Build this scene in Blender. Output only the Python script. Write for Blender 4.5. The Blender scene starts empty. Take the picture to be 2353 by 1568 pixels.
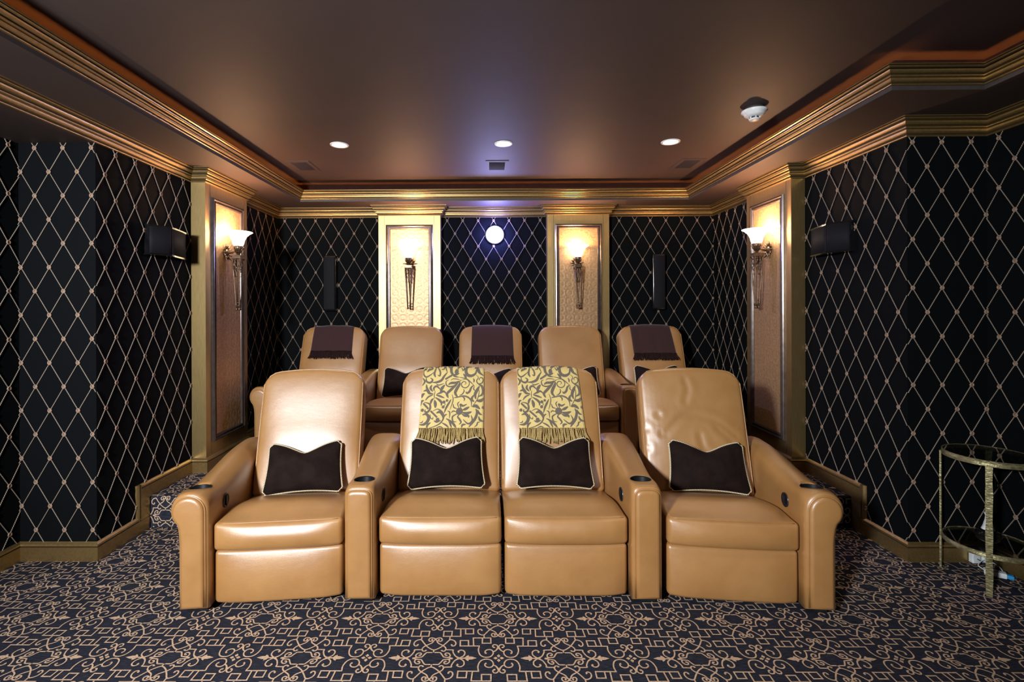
import bpy, bmesh, math, random
from mathutils import Vector, Matrix
from mathutils.bvhtree import BVHTree
random.seed(7)
S = bpy.context.scene
COL = S.collection
PI = math.pi

# ------------------------------------------------------------------ camera
F_PX, CX, CY = 1129.7256, 1115.9704, 706.8659
YAW, PITCH, ROLL = -.0092, -.0009, -.0039
def rows():
    c, s = math.cos(YAW), math.sin(YAW); A = Matrix(((c, -s, 0), (s, c, 0), (0, 0, 1)))
    c, s = math.cos(PITCH), math.sin(PITCH); B = Matrix(((1, 0, 0), (0, c, s), (0, -s, c)))
    c, s = math.cos(ROLL), math.sin(ROLL); D = Matrix(((c, 0, s), (0, 1, 0), (-s, 0, c)))
    return D @ B @ A
M = rows()
right, fwd, up = Vector(M[0]), Vector(M[1]), Vector(M[2])
camd = bpy.data.cameras.new('camera'); cam = bpy.data.objects.new('camera', camd); COL.objects.link(cam)
camd.sensor_fit = 'HORIZONTAL'; camd.sensor_width = 36.0
camd.lens = F_PX * 36.0 / 2353
camd.shift_x = (1176.5 - CX) / 2353
camd.shift_y = -(784 - CY) / 2353
camd.clip_start = .05
m = Matrix.Identity(4)
for i in range(3):
    m[i][0] = right[i]; m[i][1] = up[i]; m[i][2] = -fwd[i]
m[2][3] = 1.4
cam.matrix_world = m
S.camera = cam

# ------------------------------------------------------------------ world, exposure, lights
W = bpy.data.worlds.new('world'); S.world = W; W.use_nodes = True
W.node_tree.nodes['Background'].inputs[0].default_value = (.02, .022, .03, 1)
W.node_tree.nodes['Background'].inputs[1].default_value = .5
S.view_settings.view_transform = 'Standard'; S.view_settings.look = 'None'
S.view_settings.gamma = 1; S.view_settings.use_curve_mapping = False
S.view_settings.exposure = 0.5
try:
    S.cycles.use_denoising = True
    S.cycles.max_bounces = 10; S.cycles.diffuse_bounces = 3; S.cycles.glossy_bounces = 3
    S.cycles.transmission_bounces = 8; S.cycles.transparent_max_bounces = 6
    S.cycles.sample_clamp_indirect = 3.0
    S.cycles.caustics_reflective = False; S.cycles.caustics_refractive = False
except Exception: pass

def light(name, kind, loc, energy, col, size=.05, aim=None, spot=None, blend=.5):
    d = bpy.data.lights.new(name, kind); d.energy = energy; d.color = col
    if kind == 'AREA': d.shape = 'DISK'; d.size = size
    else: d.shadow_soft_size = size
    if kind == 'SPOT': d.spot_size = spot; d.spot_blend = blend
    o = bpy.data.objects.new(name, d); COL.objects.link(o); o.location = loc
    if aim is not None:
        o.rotation_euler = (Vector(aim) - Vector(loc)).to_track_quat('-Z', 'Y').to_euler()
    return o
WARM = (1.0, .52, .26)
light('strobe_light', 'SPOT', (-1.68, -1.0, 2.0), 740, (.93, .96, 1.0), .16, aim=(-1.68 + math.sin(math.radians(17)), -1.0 + math.cos(math.radians(17)), 1.88), spot=math.radians(98), blend=.8)
SCONCES = [(-1.98, 3.85, 1.0), (2.078, 3.85, -1.0), (-.80, 4.83, 0), (.862, 4.83, 0)]
DOWN = [(-1.106, 3.614), (.103, 3.611), (1.32, 3.598), (-1.1, 1.35), (.1, 1.35), (1.3, 1.35)]
for x, y in DOWN:
    light('downlight_beam', 'SPOT', (x, y, 2.585), 15 if y > 2 else 12, (1, .82, .66), .05, aim=(x, y, 0), spot=math.radians(84), blend=.7)

# ------------------------------------------------------------------ mesh building
def mat_new(name):
    mm = bpy.data.materials.new(name); mm.use_nodes = True
    return mm, mm.node_tree, mm.node_tree.nodes['Principled BSDF']
class MB:
    def __init__(s): s.v = []; s.f = []; s.mi = []; s.uv = []; s.sm = []
    def add(s, vs, fs, mi=0, uv=None, smooth=True):
        b = len(s.v); s.v += [tuple(p) for p in vs]
        for k, f in enumerate(fs):
            s.f.append(tuple(b + i for i in f)); s.mi.append(mi); s.sm.append(smooth)
            s.uv.append(uv[k] if uv else None)
        return s
    def mesh(s, name, mats, xf=None):
        me = bpy.data.meshes.new(name)
        vs = [xf @ Vector(p) for p in s.v] if xf else s.v
        me.from_pydata([tuple(p) for p in vs], [], s.f)
        for m_ in (mats if isinstance(mats, (list, tuple)) else [mats]): me.materials.append(m_)
        me.polygons.foreach_set('material_index', s.mi)
        me.polygons.foreach_set('use_smooth', s.sm)
        if any(u is not None for u in s.uv):
            l = me.uv_layers.new(name='UVMap'); k = 0
            for fi, f in enumerate(s.f):
                for j in range(len(f)):
                    l.data[k].uv = s.uv[fi][j] if s.uv[fi] else (0, 0); k += 1
        me.update()
        bm = bmesh.new(); bm.from_mesh(me); bmesh.ops.recalc_face_normals(bm, faces=bm.faces); bm.to_mesh(me); bm.free()
        return me
    def build(s, name, mats, parent=None, xf=None):
        o = bpy.data.objects.new(name, s.mesh(name, mats, xf)); COL.objects.link(o)
        if parent: o.parent = parent
        return o
def nonormal_build(mb, name, mats, parent=None):
    me = bpy.data.meshes.new(name); me.from_pydata(mb.v, [], mb.f)
    for m_ in mats: me.materials.append(m_)
    me.polygons.foreach_set('material_index', mb.mi); me.update()
    o = bpy.data.objects.new(name, me); COL.objects.link(o)
    if parent: o.parent = parent
    return o
def tag(o, label=None, cat=None, group=None, kind=None):
    if label: o['label'] = label
    if cat: o['category'] = cat
    if group: o['group'] = group
    if kind: o['kind'] = kind
    return o
def empty(name, loc, rz=0, label=None, cat=None, group=None):
    o = bpy.data.objects.new(name, None); COL.objects.link(o); o.empty_display_size = .1
    o.location = loc; o.rotation_euler = (0, 0, rz)
    tag(o, label, cat, group); return o
def copy_tree(src, loc, rz=0, label=None, skip=()):
    def rec(o, par):
        c = o.copy(); COL.objects.link(c); c.parent = par
        for ch in [x for x in o.children if x.name.split('.')[0] not in skip]: rec(ch, c)
        return c
    r = rec(src, None); r.location = loc; r.rotation_euler = (0, 0, rz)
    if label: r['label'] = label
    return r
def box(mb, a, b, mi=0, smooth=False):
    x0, y0, z0 = a; x1, y1, z1 = b
    v = [(x0, y0, z0), (x1, y0, z0), (x1, y1, z0), (x0, y1, z0), (x0, y0, z1), (x1, y0, z1), (x1, y1, z1), (x0, y1, z1)]
    return mb.add(v, [(0, 3, 2, 1), (4, 5, 6, 7), (0, 1, 5, 4), (1, 2, 6, 5), (2, 3, 7, 6), (3, 0, 4, 7)], mi, smooth=smooth)
def axis_vals(h, r, n, k=3):
    out = [h - r + r * math.tan(math.radians(45) * (1 - i / k)) for i in range(k)]
    pos = out + [h - r]
    inner = [-(h - r) + 2 * (h - r) * i / n for i in range(1, n)]
    return [-p for p in pos] + inner + pos[::-1]
def rbox(mb, c, half, r, n=(6, 6, 6), f=None, mi=0, k=3):
    ax = [axis_vals(half[i], r, n[i], k) for i in range(3)]
    idx = {}; vs = []; fs = []
    def vid(p):
        key = tuple(round(q, 6) for q in p)
        if key in idx: return idx[key]
        q = [max(-(half[i] - r), min(half[i] - r, p[i])) for i in range(3)]
        d = Vector([p[i] - q[i] for i in range(3)])
        if d.length > 1e-9: d = d.normalized() * r
        P = Vector(q) + d
        if f: P = Vector(f(P))
        idx[key] = len(vs); vs.append(tuple(P + Vector(c))); return idx[key]
    for a in range(3):
        b, d = (a + 1) % 3, (a + 2) % 3
        for s in (-1, 1):
            for i in range(len(ax[b]) - 1):
                for j in range(len(ax[d]) - 1):
                    q = []
                    for (u, w) in ((i, j), (i + 1, j), (i + 1, j + 1), (i, j + 1)):
                        p = [0, 0, 0]; p[a] = s * half[a]; p[b] = ax[b][u]; p[d] = ax[d][w]; q.append(vid(p))
                    fs.append(tuple(q if s > 0 else q[::-1]))
    return mb.add(vs, fs, mi)
def tube(mb, pts, r, n=8, closed=False, mi=0, cap=True, uvscale=1.0, up0=None):
    pts = [Vector(p) for p in pts]; N = len(pts)
    rr = r if isinstance(r, (list, tuple)) else [r] * N
    vs = []; L = [0]
    for i in range(1, N): L.append(L[-1] + (pts[i] - pts[i - 1]).length)
    t0 = None; nrm = None
    for i in range(N):
        a = pts[(i - 1) % N] if (closed or i > 0) else pts[i]
        b = pts[(i + 1) % N] if (closed or i < N - 1) else pts[i]
        t = (b - a).normalized() if (b - a).length > 1e-9 else Vector((0, 0, 1))
        if nrm is None:
            u = Vector(up0) if up0 else (Vector((0, 0, 1)) if abs(t.z) < .9 else Vector((1, 0, 0)))
            nrm = (u - t * u.dot(t)).normalized()
        else:
            nrm = (nrm - t * nrm.dot(t))
            nrm = nrm.normalized() if nrm.length > 1e-6 else t.orthogonal().normalized()
        bi = t.cross(nrm)
        for k in range(n):
            a_ = 2 * PI * k / n
            vs.append(pts[i] + (nrm * math.cos(a_) + bi * math.sin(a_)) * rr[i])
    fs = []; uv = []
    seg = N if closed else N - 1
    for i in range(seg):
        j = (i + 1) % N
        u0 = L[i] * uvscale; u1 = (L[i + 1] if i + 1 < N else L[i] + (pts[0] - pts[-1]).length) * uvscale
        for k in range(n):
            k2 = (k + 1) % n
            fs.append((i * n + k, i * n + k2, j * n + k2, j * n + k))
            uv.append(((u0, k / n), (u0, (k + 1) / n), (u1, (k + 1) / n), (u1, k / n)))
    if cap and not closed:
        fs.append(tuple(range(n))[::-1]); uv.append([(0, 0)] * n)
        fs.append(tuple((N - 1) * n + k for k in range(n))); uv.append([(0, 0)] * n)
    return mb.add(vs, fs, mi, uv)
def lathe(mb, prof, c=(0, 0, 0), n=24, mi=0, axis='Z', close=True):
    vs = []; fs = []
    for (r, z) in prof:
        for k in range(n):
            a = 2 * PI * k / n
            p = (r * math.cos(a), r * math.sin(a), z)
            if axis == 'Y': p = (p[0], p[2], p[1])
            if axis == 'X': p = (p[2], p[0], p[1])
            vs.append((p[0] + c[0], p[1] + c[1], p[2] + c[2]))
    for i in range(len(prof) - 1):
        for k in range(n):
            k2 = (k + 1) % n
            fs.append((i * n + k, i * n + k2, (i + 1) * n + k2, (i + 1) * n + k))
    if close:
        fs.append(tuple(range(n))); fs.append(tuple((len(prof) - 1) * n + k for k in range(n)))
    return mb.add(vs, fs, mi)
def sweep(mb, prof, path, closed=False, mi=0, smooth=False, cap=True):
    """profile (out, up) swept along a horizontal path of (x, y, z); out is the right-hand side of travel; mitred."""
    P = [Vector(p) for p in path]; N = len(P); vs = []
    for i in range(N):
        if closed or 0 < i < N - 1:
            d1 = (P[i] - P[i - 1]).normalized(); d2 = (P[(i + 1) % N] - P[i]).normalized()
        elif i == 0: d1 = d2 = (P[1] - P[0]).normalized()
        else: d1 = d2 = (P[-1] - P[-2]).normalized()
        n1 = Vector((d1.y, -d1.x, 0)); n2 = Vector((d2.y, -d2.x, 0))
        b = (n1 + n2); b = b / max(1e-6, b.dot(n1)) if b.length > 1e-6 else n1
        for (o, u) in prof: vs.append(P[i] + b * o + Vector((0, 0, u)))
    k = len(prof); fs = []
    for i in range(N if closed else N - 1):
        j = (i + 1) % N
        for q in range(k - 1):
            fs.append((i * k + q, i * k + q + 1, j * k + q + 1, j * k + q))
    if cap and not closed:
        fs.append(tuple(range(k))); fs.append(tuple((N - 1) * k + q for q in range(k)))
    return mb.add(vs, fs, mi, smooth=smooth)
def catmull(pts, sub=5):
    pts = [Vector(p) for p in pts]
    if len(pts) < 3: return pts
    out = []
    for i in range(len(pts) - 1):
        p0 = pts[i - 1] if i > 0 else pts[i] * 2 - pts[i + 1]
        p1, p2 = pts[i], pts[i + 1]
        p3 = pts[i + 2] if i + 2 < len(pts) else pts[i + 1] * 2 - pts[i]
        for k in range(sub):
            t = k / sub
            out.append(.5 * ((2 * p1) + (p2 - p0) * t + (2 * p0 - 5 * p1 + 4 * p2 - p3) * t * t + (3 * p1 - p0 - 3 * p2 + p3) * t ** 3))
    out.append(pts[-1]); return out
def sstep(x):
    x = max(0, min(1, x)); return x * x * (3 - 2 * x)

# ------------------------------------------------------------------ materials
def N(nt, kind, **kw):
    n = nt.nodes.new(kind)
    for k, v in kw.items():
        if k.startswith('in_'):
            key = k[3:]; key = int(key) if key.isdigit() else key
            n.inputs[key].default_value = v
        else: setattr(n, k, v)
    return n
def ramp(nt, fac, stops):
    r = nt.nodes.new('ShaderNodeValToRGB'); e = r.color_ramp.elements
    while len(e) < len(stops): e.new(.5)
    for i, (p, c) in enumerate(stops): e[i].position = p; e[i].color = (*c, 1)
    nt.links.new(fac, r.inputs[0]); return r.outputs[0]
def bump(nt, b, h, strength=.2, dist=.002):
    bn = nt.nodes.new('ShaderNodeBump'); bn.inputs['Strength'].default_value = strength; bn.inputs['Distance'].default_value = dist
    nt.links.new(h, bn.inputs['Height']); nt.links.new(bn.outputs[0], b.inputs['Normal']); return bn
def pos(nt): return nt.nodes.new('ShaderNodeNewGeometry').outputs['Position']
def mapping(nt, vec, scale=(1, 1, 1), rot=(0, 0, 0)):
    mp = nt.nodes.new('ShaderNodeMapping'); mp.inputs['Scale'].default_value = scale; mp.inputs['Rotation'].default_value = rot
    nt.links.new(vec, mp.inputs[0]); return mp.outputs[0]
def noise(nt, vec, scale, detail=3, rough=.5):
    n = N(nt, 'ShaderNodeTexNoise'); n.inputs['Scale'].default_value = scale; n.inputs['Detail'].default_value = detail; n.inputs['Roughness'].default_value = rough
    nt.links.new(vec, n.inputs['Vector']); return n.outputs['Fac']
def simple(name, col, rough=.5, metal=0, spec=.5, var=.12, vscale=30, bstr=0, bscale=200, bdist=.001, coat=0):
    mm, nt, b = mat_new(name); p = pos(nt)
    c0 = tuple(max(0, q * (1 - var)) for q in col); c1 = tuple(min(1, q * (1 + var)) for q in col)
    nt.links.new(ramp(nt, noise(nt, p, vscale), [(.3, c0), (.7, c1)]), b.inputs['Base Color'])
    b.inputs['Roughness'].default_value = rough; b.inputs['Metallic'].default_value = metal
    b.inputs['Specular IOR Level'].default_value = spec; b.inputs['Coat Weight'].default_value = coat
    if bstr: bump(nt, b, noise(nt, p, bscale, 2), bstr, bdist)
    return mm
def emit(name, col, strength):
    mm, nt, b = mat_new(name); b.inputs['Base Color'].default_value = (*col, 1)
    b.inputs['Emission Color'].default_value = (*col, 1); b.inputs['Emission Strength'].default_value = strength; return mm

def leather(name, c_lo, c_hi, rough=.36):
    mm, nt, b = mat_new(name); p = pos(nt)
    nt.links.new(ramp(nt, noise(nt, p, 5, 4, .6), [(.3, c_lo), (.7, c_hi)]), b.inputs['Base Color'])
    b.inputs['Specular IOR Level'].default_value = .9
    b.inputs['Coat Weight'].default_value = .9; b.inputs['Coat Roughness'].default_value = .36
    r_ = nt.nodes.new('ShaderNodeMapRange'); nt.links.new(noise(nt, p, 9, 3), r_.inputs[0])
    r_.inputs['To Min'].default_value = rough - .05; r_.inputs['To Max'].default_value = rough + .07
    nt.links.new(r_.outputs[0], b.inputs['Roughness'])
    v = N(nt, 'ShaderNodeTexVoronoi'); v.inputs['Scale'].default_value = 520; nt.links.new(p, v.inputs['Vector'])
    big = noise(nt, mapping(nt, p, (5, 3, 9)), 1.6, 3, .55)
    ad = N(nt, 'ShaderNodeMath', operation='MULTIPLY_ADD'); nt.links.new(big, ad.inputs[0]); ad.inputs[1].default_value = 6.0
    nt.links.new(v.outputs['Distance'], ad.inputs[2])
    bump(nt, b, ad.outputs[0], .35, .0009)
    return mm
LEATHER = leather('tan_leather', (.37, .176, .053), (.44, .225, .074))
M_GOLD, nt, b = mat_new('antiqued_gold_paint'); p = pos(nt)
st = noise(nt, mapping(nt, p, (40, 40, 2.5)), 5, 3, .6)
nt.links.new(ramp(nt, st, [(.25, (.40, .27, .095)), (.75, (.55, .39, .16))]), b.inputs['Base Color'])
b.inputs['Metallic'].default_value = .92; b.inputs['Roughness'].default_value = .42; b.inputs['Coat Weight'].default_value = .9; b.inputs['Coat Roughness'].default_value = .36
bump(nt, b, st, .08, .001)
M_GOLDH, nt, b = mat_new('antiqued_gold_molding'); p = pos(nt)
st = noise(nt, mapping(nt, p, (12, 12, 12)), 6, 3, .6)
nt.links.new(ramp(nt, st, [(.25, (.33, .22, .085)), (.75, (.47, .325, .135))]), b.inputs['Base Color'])
b.inputs['Metallic'].default_value = .82; b.inputs['Roughness'].default_value = .36
M_GROOVE = simple('umber_groove', (.055, .033, .012), .45, .2)  # darker umber set on the recessed faces of mouldings and baseboards
M_FRAME = simple('dark_bronze_metal', (.15, .12, .11), .26, .75, .5, .2, 25)
def panel_mat(name, horiz):
    mm, nt, b = mat_new(name); p = pos(nt)
    s = nt.nodes.new('ShaderNodeSeparateXYZ'); nt.links.new(p, s.inputs[0])
    cb = nt.nodes.new('ShaderNodeCombineXYZ'); nt.links.new(s.outputs[horiz], cb.inputs[0]); nt.links.new(s.outputs[2], cb.inputs[1])
    sc = N(nt, 'ShaderNodeVectorMath', operation='SCALE'); nt.links.new(cb.outputs[0], sc.inputs[0]); sc.inputs['Scale'].default_value = 12.0
    fr = N(nt, 'ShaderNodeVectorMath', operation='FRACTION'); nt.links.new(sc.outputs[0], fr.inputs[0])
    sb = N(nt, 'ShaderNodeVectorMath', operation='SUBTRACT'); nt.links.new(fr.outputs[0], sb.inputs[0]); sb.inputs[1].default_value = (.5, .5, 0)
    ln = N(nt, 'ShaderNodeVectorMath', operation='LENGTH'); nt.links.new(sb.outputs[0], ln.inputs[0])
    m1 = N(nt, 'ShaderNodeMath', operation='MULTIPLY'); nt.links.new(ln.outputs['Value'], m1.inputs[0]); m1.inputs[1].default_value = 14
    sn = N(nt, 'ShaderNodeMath', operation='SINE'); nt.links.new(m1.outputs[0], sn.inputs[0])
    ad = N(nt, 'ShaderNodeMath', operation='MULTIPLY_ADD'); nt.links.new(noise(nt, p, 160, 3), ad.inputs[0]); ad.inputs[1].default_value = 1.0; nt.links.new(sn.outputs[0], ad.inputs[2])
    bump(nt, b, ad.outputs[0], .36, .0012)
    b.inputs['Coat Weight'].default_value = .05; b.inputs['Coat Roughness'].default_value = .3
    nt.links.new(ramp(nt, noise(nt, p, 70, 4), [(.3, (.44, .25, .115)), (.7, (.62, .40, .22))]), b.inputs['Base Color'])
    b.inputs['Metallic'].default_value = .5; b.inputs['Roughness'].default_value = .43
    return mm
PANEL_X = panel_mat('embossed_wallpaper_back', 0); PANEL_Y = panel_mat('embossed_wallpaper_side', 1)
def fabric_wall():
    mm, nt, b = mat_new('midnight_wall_fabric'); p = pos(nt)
    w = noise(nt, mapping(nt, p, (60, 60, 300)), 3, 2)
    nt.links.new(ramp(nt, w, [(.3, (.0012, .0017, .0024)), (.7, (.0030, .0040, .0052))]), b.inputs['Base Color'])
    b.inputs['Roughness'].default_value = .8; b.inputs['Sheen Weight'].default_value = .0; b.inputs['Sheen Roughness'].default_value = .5
    b.inputs['Specular IOR Level'].default_value = .10
    bump(nt, b, w, .15, .001); return mm
M_WALL = fabric_wall()
def rope_mat(name, c_lo, c_hi, pitch, rough=.6, metal=0):
    mm, nt, b = mat_new(name)
    uv = nt.nodes.new('ShaderNodeUVMap')
    s = nt.nodes.new('ShaderNodeSeparateXYZ'); nt.links.new(uv.outputs[0], s.inputs[0])
    m1 = N(nt, 'ShaderNodeMath', operation='MULTIPLY_ADD'); nt.links.new(s.outputs[0], m1.inputs[0]); m1.inputs[1].default_value = 1 / pitch; nt.links.new(s.outputs[1], m1.inputs[2])
    m2 = N(nt, 'ShaderNodeMath', operation='MULTIPLY'); nt.links.new(m1.outputs[0], m2.inputs[0]); m2.inputs[1].default_value = 2 * PI
    sn = N(nt, 'ShaderNodeMath', operation='SINE'); nt.links.new(m2.outputs[0], sn.inputs[0])
    m3 = N(nt, 'ShaderNodeMath', operation='MULTIPLY_ADD'); nt.links.new(sn.outputs[0], m3.inputs[0]); m3.inputs[1].default_value = .5; m3.inputs[2].default_value = .5
    nt.links.new(ramp(nt, m3.outputs[0], [(.15, c_lo), (.6, c_hi)]), b.inputs['Base Color'])
    b.inputs['Roughness'].default_value = rough; b.inputs['Metallic'].default_value = metal
    bump(nt, b, m3.outputs[0], .8, .002); return mm
M_CORD = rope_mat('beige_wall_cord', (.10, .075, .055), (.40, .32, .25), .009)
M_KNOT = simple('cord_knot_thread', (.30, .20, .14), .55, 0, .4, .3, 180)
M_TRIMCORD = rope_mat('cream_gold_cord', (.30, .19, .06), (.85, .76, .56), .008, .45)
M_CEIL = simple('dark_brown_ceiling_paint', (.062, .044, .040), .64, 0, .30, .05, 3, .05, 500, .0004)
M_SOFFIT = M_CEIL
M_TRAYDARK = simple('dark_fascia_paint', (.05, .042, .04), .5)
M_CARPET, nt, b = mat_new('navy_carpet_ground'); p = pos(nt)
st = noise(nt, mapping(nt, p, (14, 160, 160)), 2.2, 4, .65)
nt.links.new(ramp(nt, st, [(.32, (.008, .010, .016)), (.52, (.024, .026, .040)), (.75, (.062, .062, .074))]), b.inputs['Base Color'])
b.inputs['Roughness'].default_value = .95; b.inputs['Specular IOR Level'].default_value = .1
bump(nt, b, noise(nt, p, 700, 2), .6, .002)
M_CARPETP, nt, b = mat_new('beige_carpet_scrollwork'); p = pos(nt)
nt.links.new(ramp(nt, noise(nt, p, 260, 3), [(.3, (.42, .28, .18)), (.7, (.70, .50, .35))]), b.inputs['Base Color'])
b.inputs['Roughness'].default_value = .95; b.inputs['Specular IOR Level'].default_value = .1
bump(nt, b, noise(nt, p, 700, 2), .5, .002)
M_BLACK = simple('black_plastic', (.012, .012, .014), .3, 0, .5)
M_GRILLE, nt, b = mat_new('speaker_grille_cloth'); p = pos(nt)
nt.links.new(ramp(nt, noise(nt, p, 900, 2), [(.3, (.005, .005, .007)), (.7, (.013, .013, .017))]), b.inputs['Base Color'])
b.inputs['Roughness'].default_value = .75; b.inputs['Specular IOR Level'].default_value = .2
M_GLOSS = simple('gloss_black_lacquer', (.006, .006, .007), .12, 0, .6, coat=.5)
M_CUP = simple('black_cup_liner', (.006, .007, .009), .5, 0, .15)
M_VELVET, nt, b = mat_new('brown_velvet'); p = pos(nt)
nt.links.new(ramp(nt, noise(nt, p, 14, 3), [(.35, (.008, .0038, .003)), (.75, (.018, .0095, .007))]), b.inputs['Base Color'])
b.inputs['Roughness'].default_value = .85; b.inputs['Sheen Weight'].default_value = .14; b.inputs['Sheen Roughness'].default_value = .3
b.inputs['Sheen Tint'].default_value = (.6, .38, .32, 1); b.inputs['Specular IOR Level'].default_value = .15
bump(nt, b, noise(nt, mapping(nt, p, (9, 9, 14)), 2, 3), .5, .012)
M_THROWB, nt, b = mat_new('brown_wool_throw'); p = pos(nt)
nt.links.new(ramp(nt, noise(nt, mapping(nt, p, (400, 100, 60)), 2, 2), [(.3, (.040, .017, .018)), (.7, (.062, .030, .031))]), b.inputs['Base Color'])
b.inputs['Roughness'].default_value = .9; b.inputs['Sheen Weight'].default_value = .25; b.inputs['Specular IOR Level'].default_value = .1
bump(nt, b, noise(nt, mapping(nt, p, (400, 100, 400)), 2, 2), .5, .001)
M_THROWG = simple('yellow_damask_ground', (.70, .53, .20), .62, 0, .4, .08, 150, .3, 900, .0006)
M_THROWP = simple('taupe_damask_motif', (.155, .125, .095), .75, 0, .2, .12, 200, .3, 900, .0006)
M_FRINGE = rope_mat('gold_fringe_thread', (.18, .11, .03), (.72, .52, .20), .006, .5)
M_FRINGEB = simple('dark_brown_fringe', (.026, .012, .012), .9, 0, .1)
M_IRON = simple('antique_bronze_casting', (.20, .135, .09), .36, .85, .5, .35, 60, .4, 150, .002)
M_GLASSLIT = emit('lit_frosted_glass', (1.0, .80, .56), 9.0)
M_LENS = emit('projector_lens_glow', (.20, .22, 1.0), 150.0)
M_LENSC = emit('projector_lens_core', (.85, .88, 1.0), 120.0)
M_CAN = emit('downlight_lamp', (1.0, .93, .88), 14.0)
M_COVE = emit('amber_cove_strip', (1.0, .30, .05), 18)
M_WHITE = simple('white_plastic', (.78, .80, .80), .4)
M_WHITE2 = simple('white_adapter_plastic', (.85, .90, .95), .35)
M_BLUE = simple('blue_connector_plastic', (.03, .35, .75), .35)
M_TABLE, nt, b = mat_new('hammered_brass'); p = pos(nt)
hm = noise(nt, mapping(nt, p, (30, 30, 60)), 2, 2)
nt.links.new(ramp(nt, hm, [(.3, (.17, .15, .07)), (.7, (.42, .37, .19))]), b.inputs['Base Color'])
b.inputs['Metallic'].default_value = .6; b.inputs['Roughness'].default_value = .42; bump(nt, b, hm, .6, .004)
M_GLASS, nt, b = mat_new('smoked_glass'); b.inputs['Base Color'].default_value = (.86, .93, .90, 1); b.inputs['Roughness'].default_value = 0
b.inputs['Transmission Weight'].default_value = 1; b.inputs['IOR'].default_value = 1.45
M_GRILL = simple('dark_vent_metal', (.03, .03, .045), .4, .3)
M_SCREEN = simple('front_wall_paint', (.12, .12, .13), .7)
M_ALUM = simple('silver_vent_metal', (.45, .45, .5), .3, .7)

# ------------------------------------------------------------------ room
XL, XLJ, XR, XRJ = -2.189, -2.62, 2.282, 2.715
ZJ, YB, YF = 2.71, 5.045, -2.6
ZC, ZS, BB, Z2, ZCEIL = 2.32, 2.417, .106, .1975, 2.60
YP0, YP1 = 3.575, 4.19            # side pilasters
XPL, XPR = -2.08, 2.178
RISER = 3.12; STEP = 3.005
BP = [(-1.119, -.498), (.575, 1.193)]; YBP = 4.93
XTL, XTR, YT = -1.819, 1.90, 4.70
YTJ, XTRJ = 2.34, 2.333

def structure(name, mb, mats): return tag(mb.build(name, mats), kind='structure')

# --- carpet scrollwork, traced motif (quadrant of a 2a x 2b tile)
TA, TB = .2633, .2485
TRZ = [  # (points in traced units, closed) : M is the frame motif centre, F the flower centre
 ('M', [(895, 715), (1035, 715)], 0), ('M', [(1035, 715), (1068, 755), (1095, 798)], 0), ('M', [(1095, 798), (1170, 806), (1262, 820)], 0),
 ('M', [(1170, 806), (1205, 795), (1215, 762), (1185, 730), (1140, 728), (1122, 750), (1140, 770), (1160, 760)], 1),
 ('M', [(905, 715), (910, 672)], 0),
 ('M', [(905, 672), (965, 662), (1040, 625), (1090, 590), (1150, 540), (1205, 492), (1255, 490), (1302, 515), (1318, 555), (1300, 590), (1262, 600), (1238, 585), (1250, 570)], 1),
 ('M', [(1207, 495), (1212, 440)], 0),
 ('M', [(925, 500), (1000, 548), (1080, 590), (1125, 622), (1138, 660), (1110, 692), (1070, 690), (1062, 672)], 1),
 ('M', [(925, 500), (968, 478), (1010, 455), (1055, 460), (1072, 490), (1050, 515), (1012, 512), (1005, 490), (1025, 480)], 1),
 ('M', [(1130, 668), (1275, 672)], 0),
 ('M', [(1275, 672), (1265, 695), (1278, 735), (1312, 785), (1372, 820)], 1),
 ('M', [(1372, 820), (1420, 802), (1470, 765), (1478, 712), (1440, 680), (1392, 680), (1358, 702), (1380, 718)], 1),
 ('M', [(1372, 822), (1485, 822)], 0),
 ('F', [(1300, 297), (1320, 235), (1303, 172), (1262, 138), (1200, 127), (1132, 137), (1085, 175), (1080, 215), (1110, 240), (1160, 242), (1205, 222), (1210, 192), (1188, 185)], 1),
 ('F', [(1080, 208), (1030, 228), (988, 280)], 1),
 ('F', [(988, 280), (1000, 315), (1045, 322), (1072, 298), (1058, 275), (1036, 280)], 1),
 ('F', [(1290, 300), (1628, 300), (1628, 392), (1485, 392), (1485, 300)], 0),
 ('F', [(1397, 300), (1397, 437), (1085, 437), (1095, 345), (1245, 345), (1232, 437)], 0),
]
def tw(p, kind):   # traced zoom pixel -> floor metres relative to motif centre
    u = 880 + p[0] / 7.8433; v = 1410 + p[1] / 7.8433
    d = Vector(((u - CX) / F_PX, 1, -(v - CY) / F_PX)); d = M.transposed() @ d
    t = -1.4 / d.z; X, Y = d.x * t, d.y * t
    c = (-.234, 1.953) if kind == 'M' else (-.236, 2.199)
    return (X - c[0], Y - c[1])
STROKES = {'M': [], 'F': []}
for kind, pts, curvy in TRZ:
    q = [tw(p, kind) for p in pts]
    if kind == 'F': q = [(x, y) for x, y in q]
    q = [(abs(x) if abs(x) > .004 else 0, y) for x, y in q]
    if curvy: q = [(p.x, p.y) for p in catmull([(x, y, 0) for x, y in q], 3)]
    STROKES[kind].append((q, curvy))
LEAF = [(.127, 0), (.134, .011), (.143, .017), (.145, .009), (.157, .008), (.177, 0)]
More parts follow.
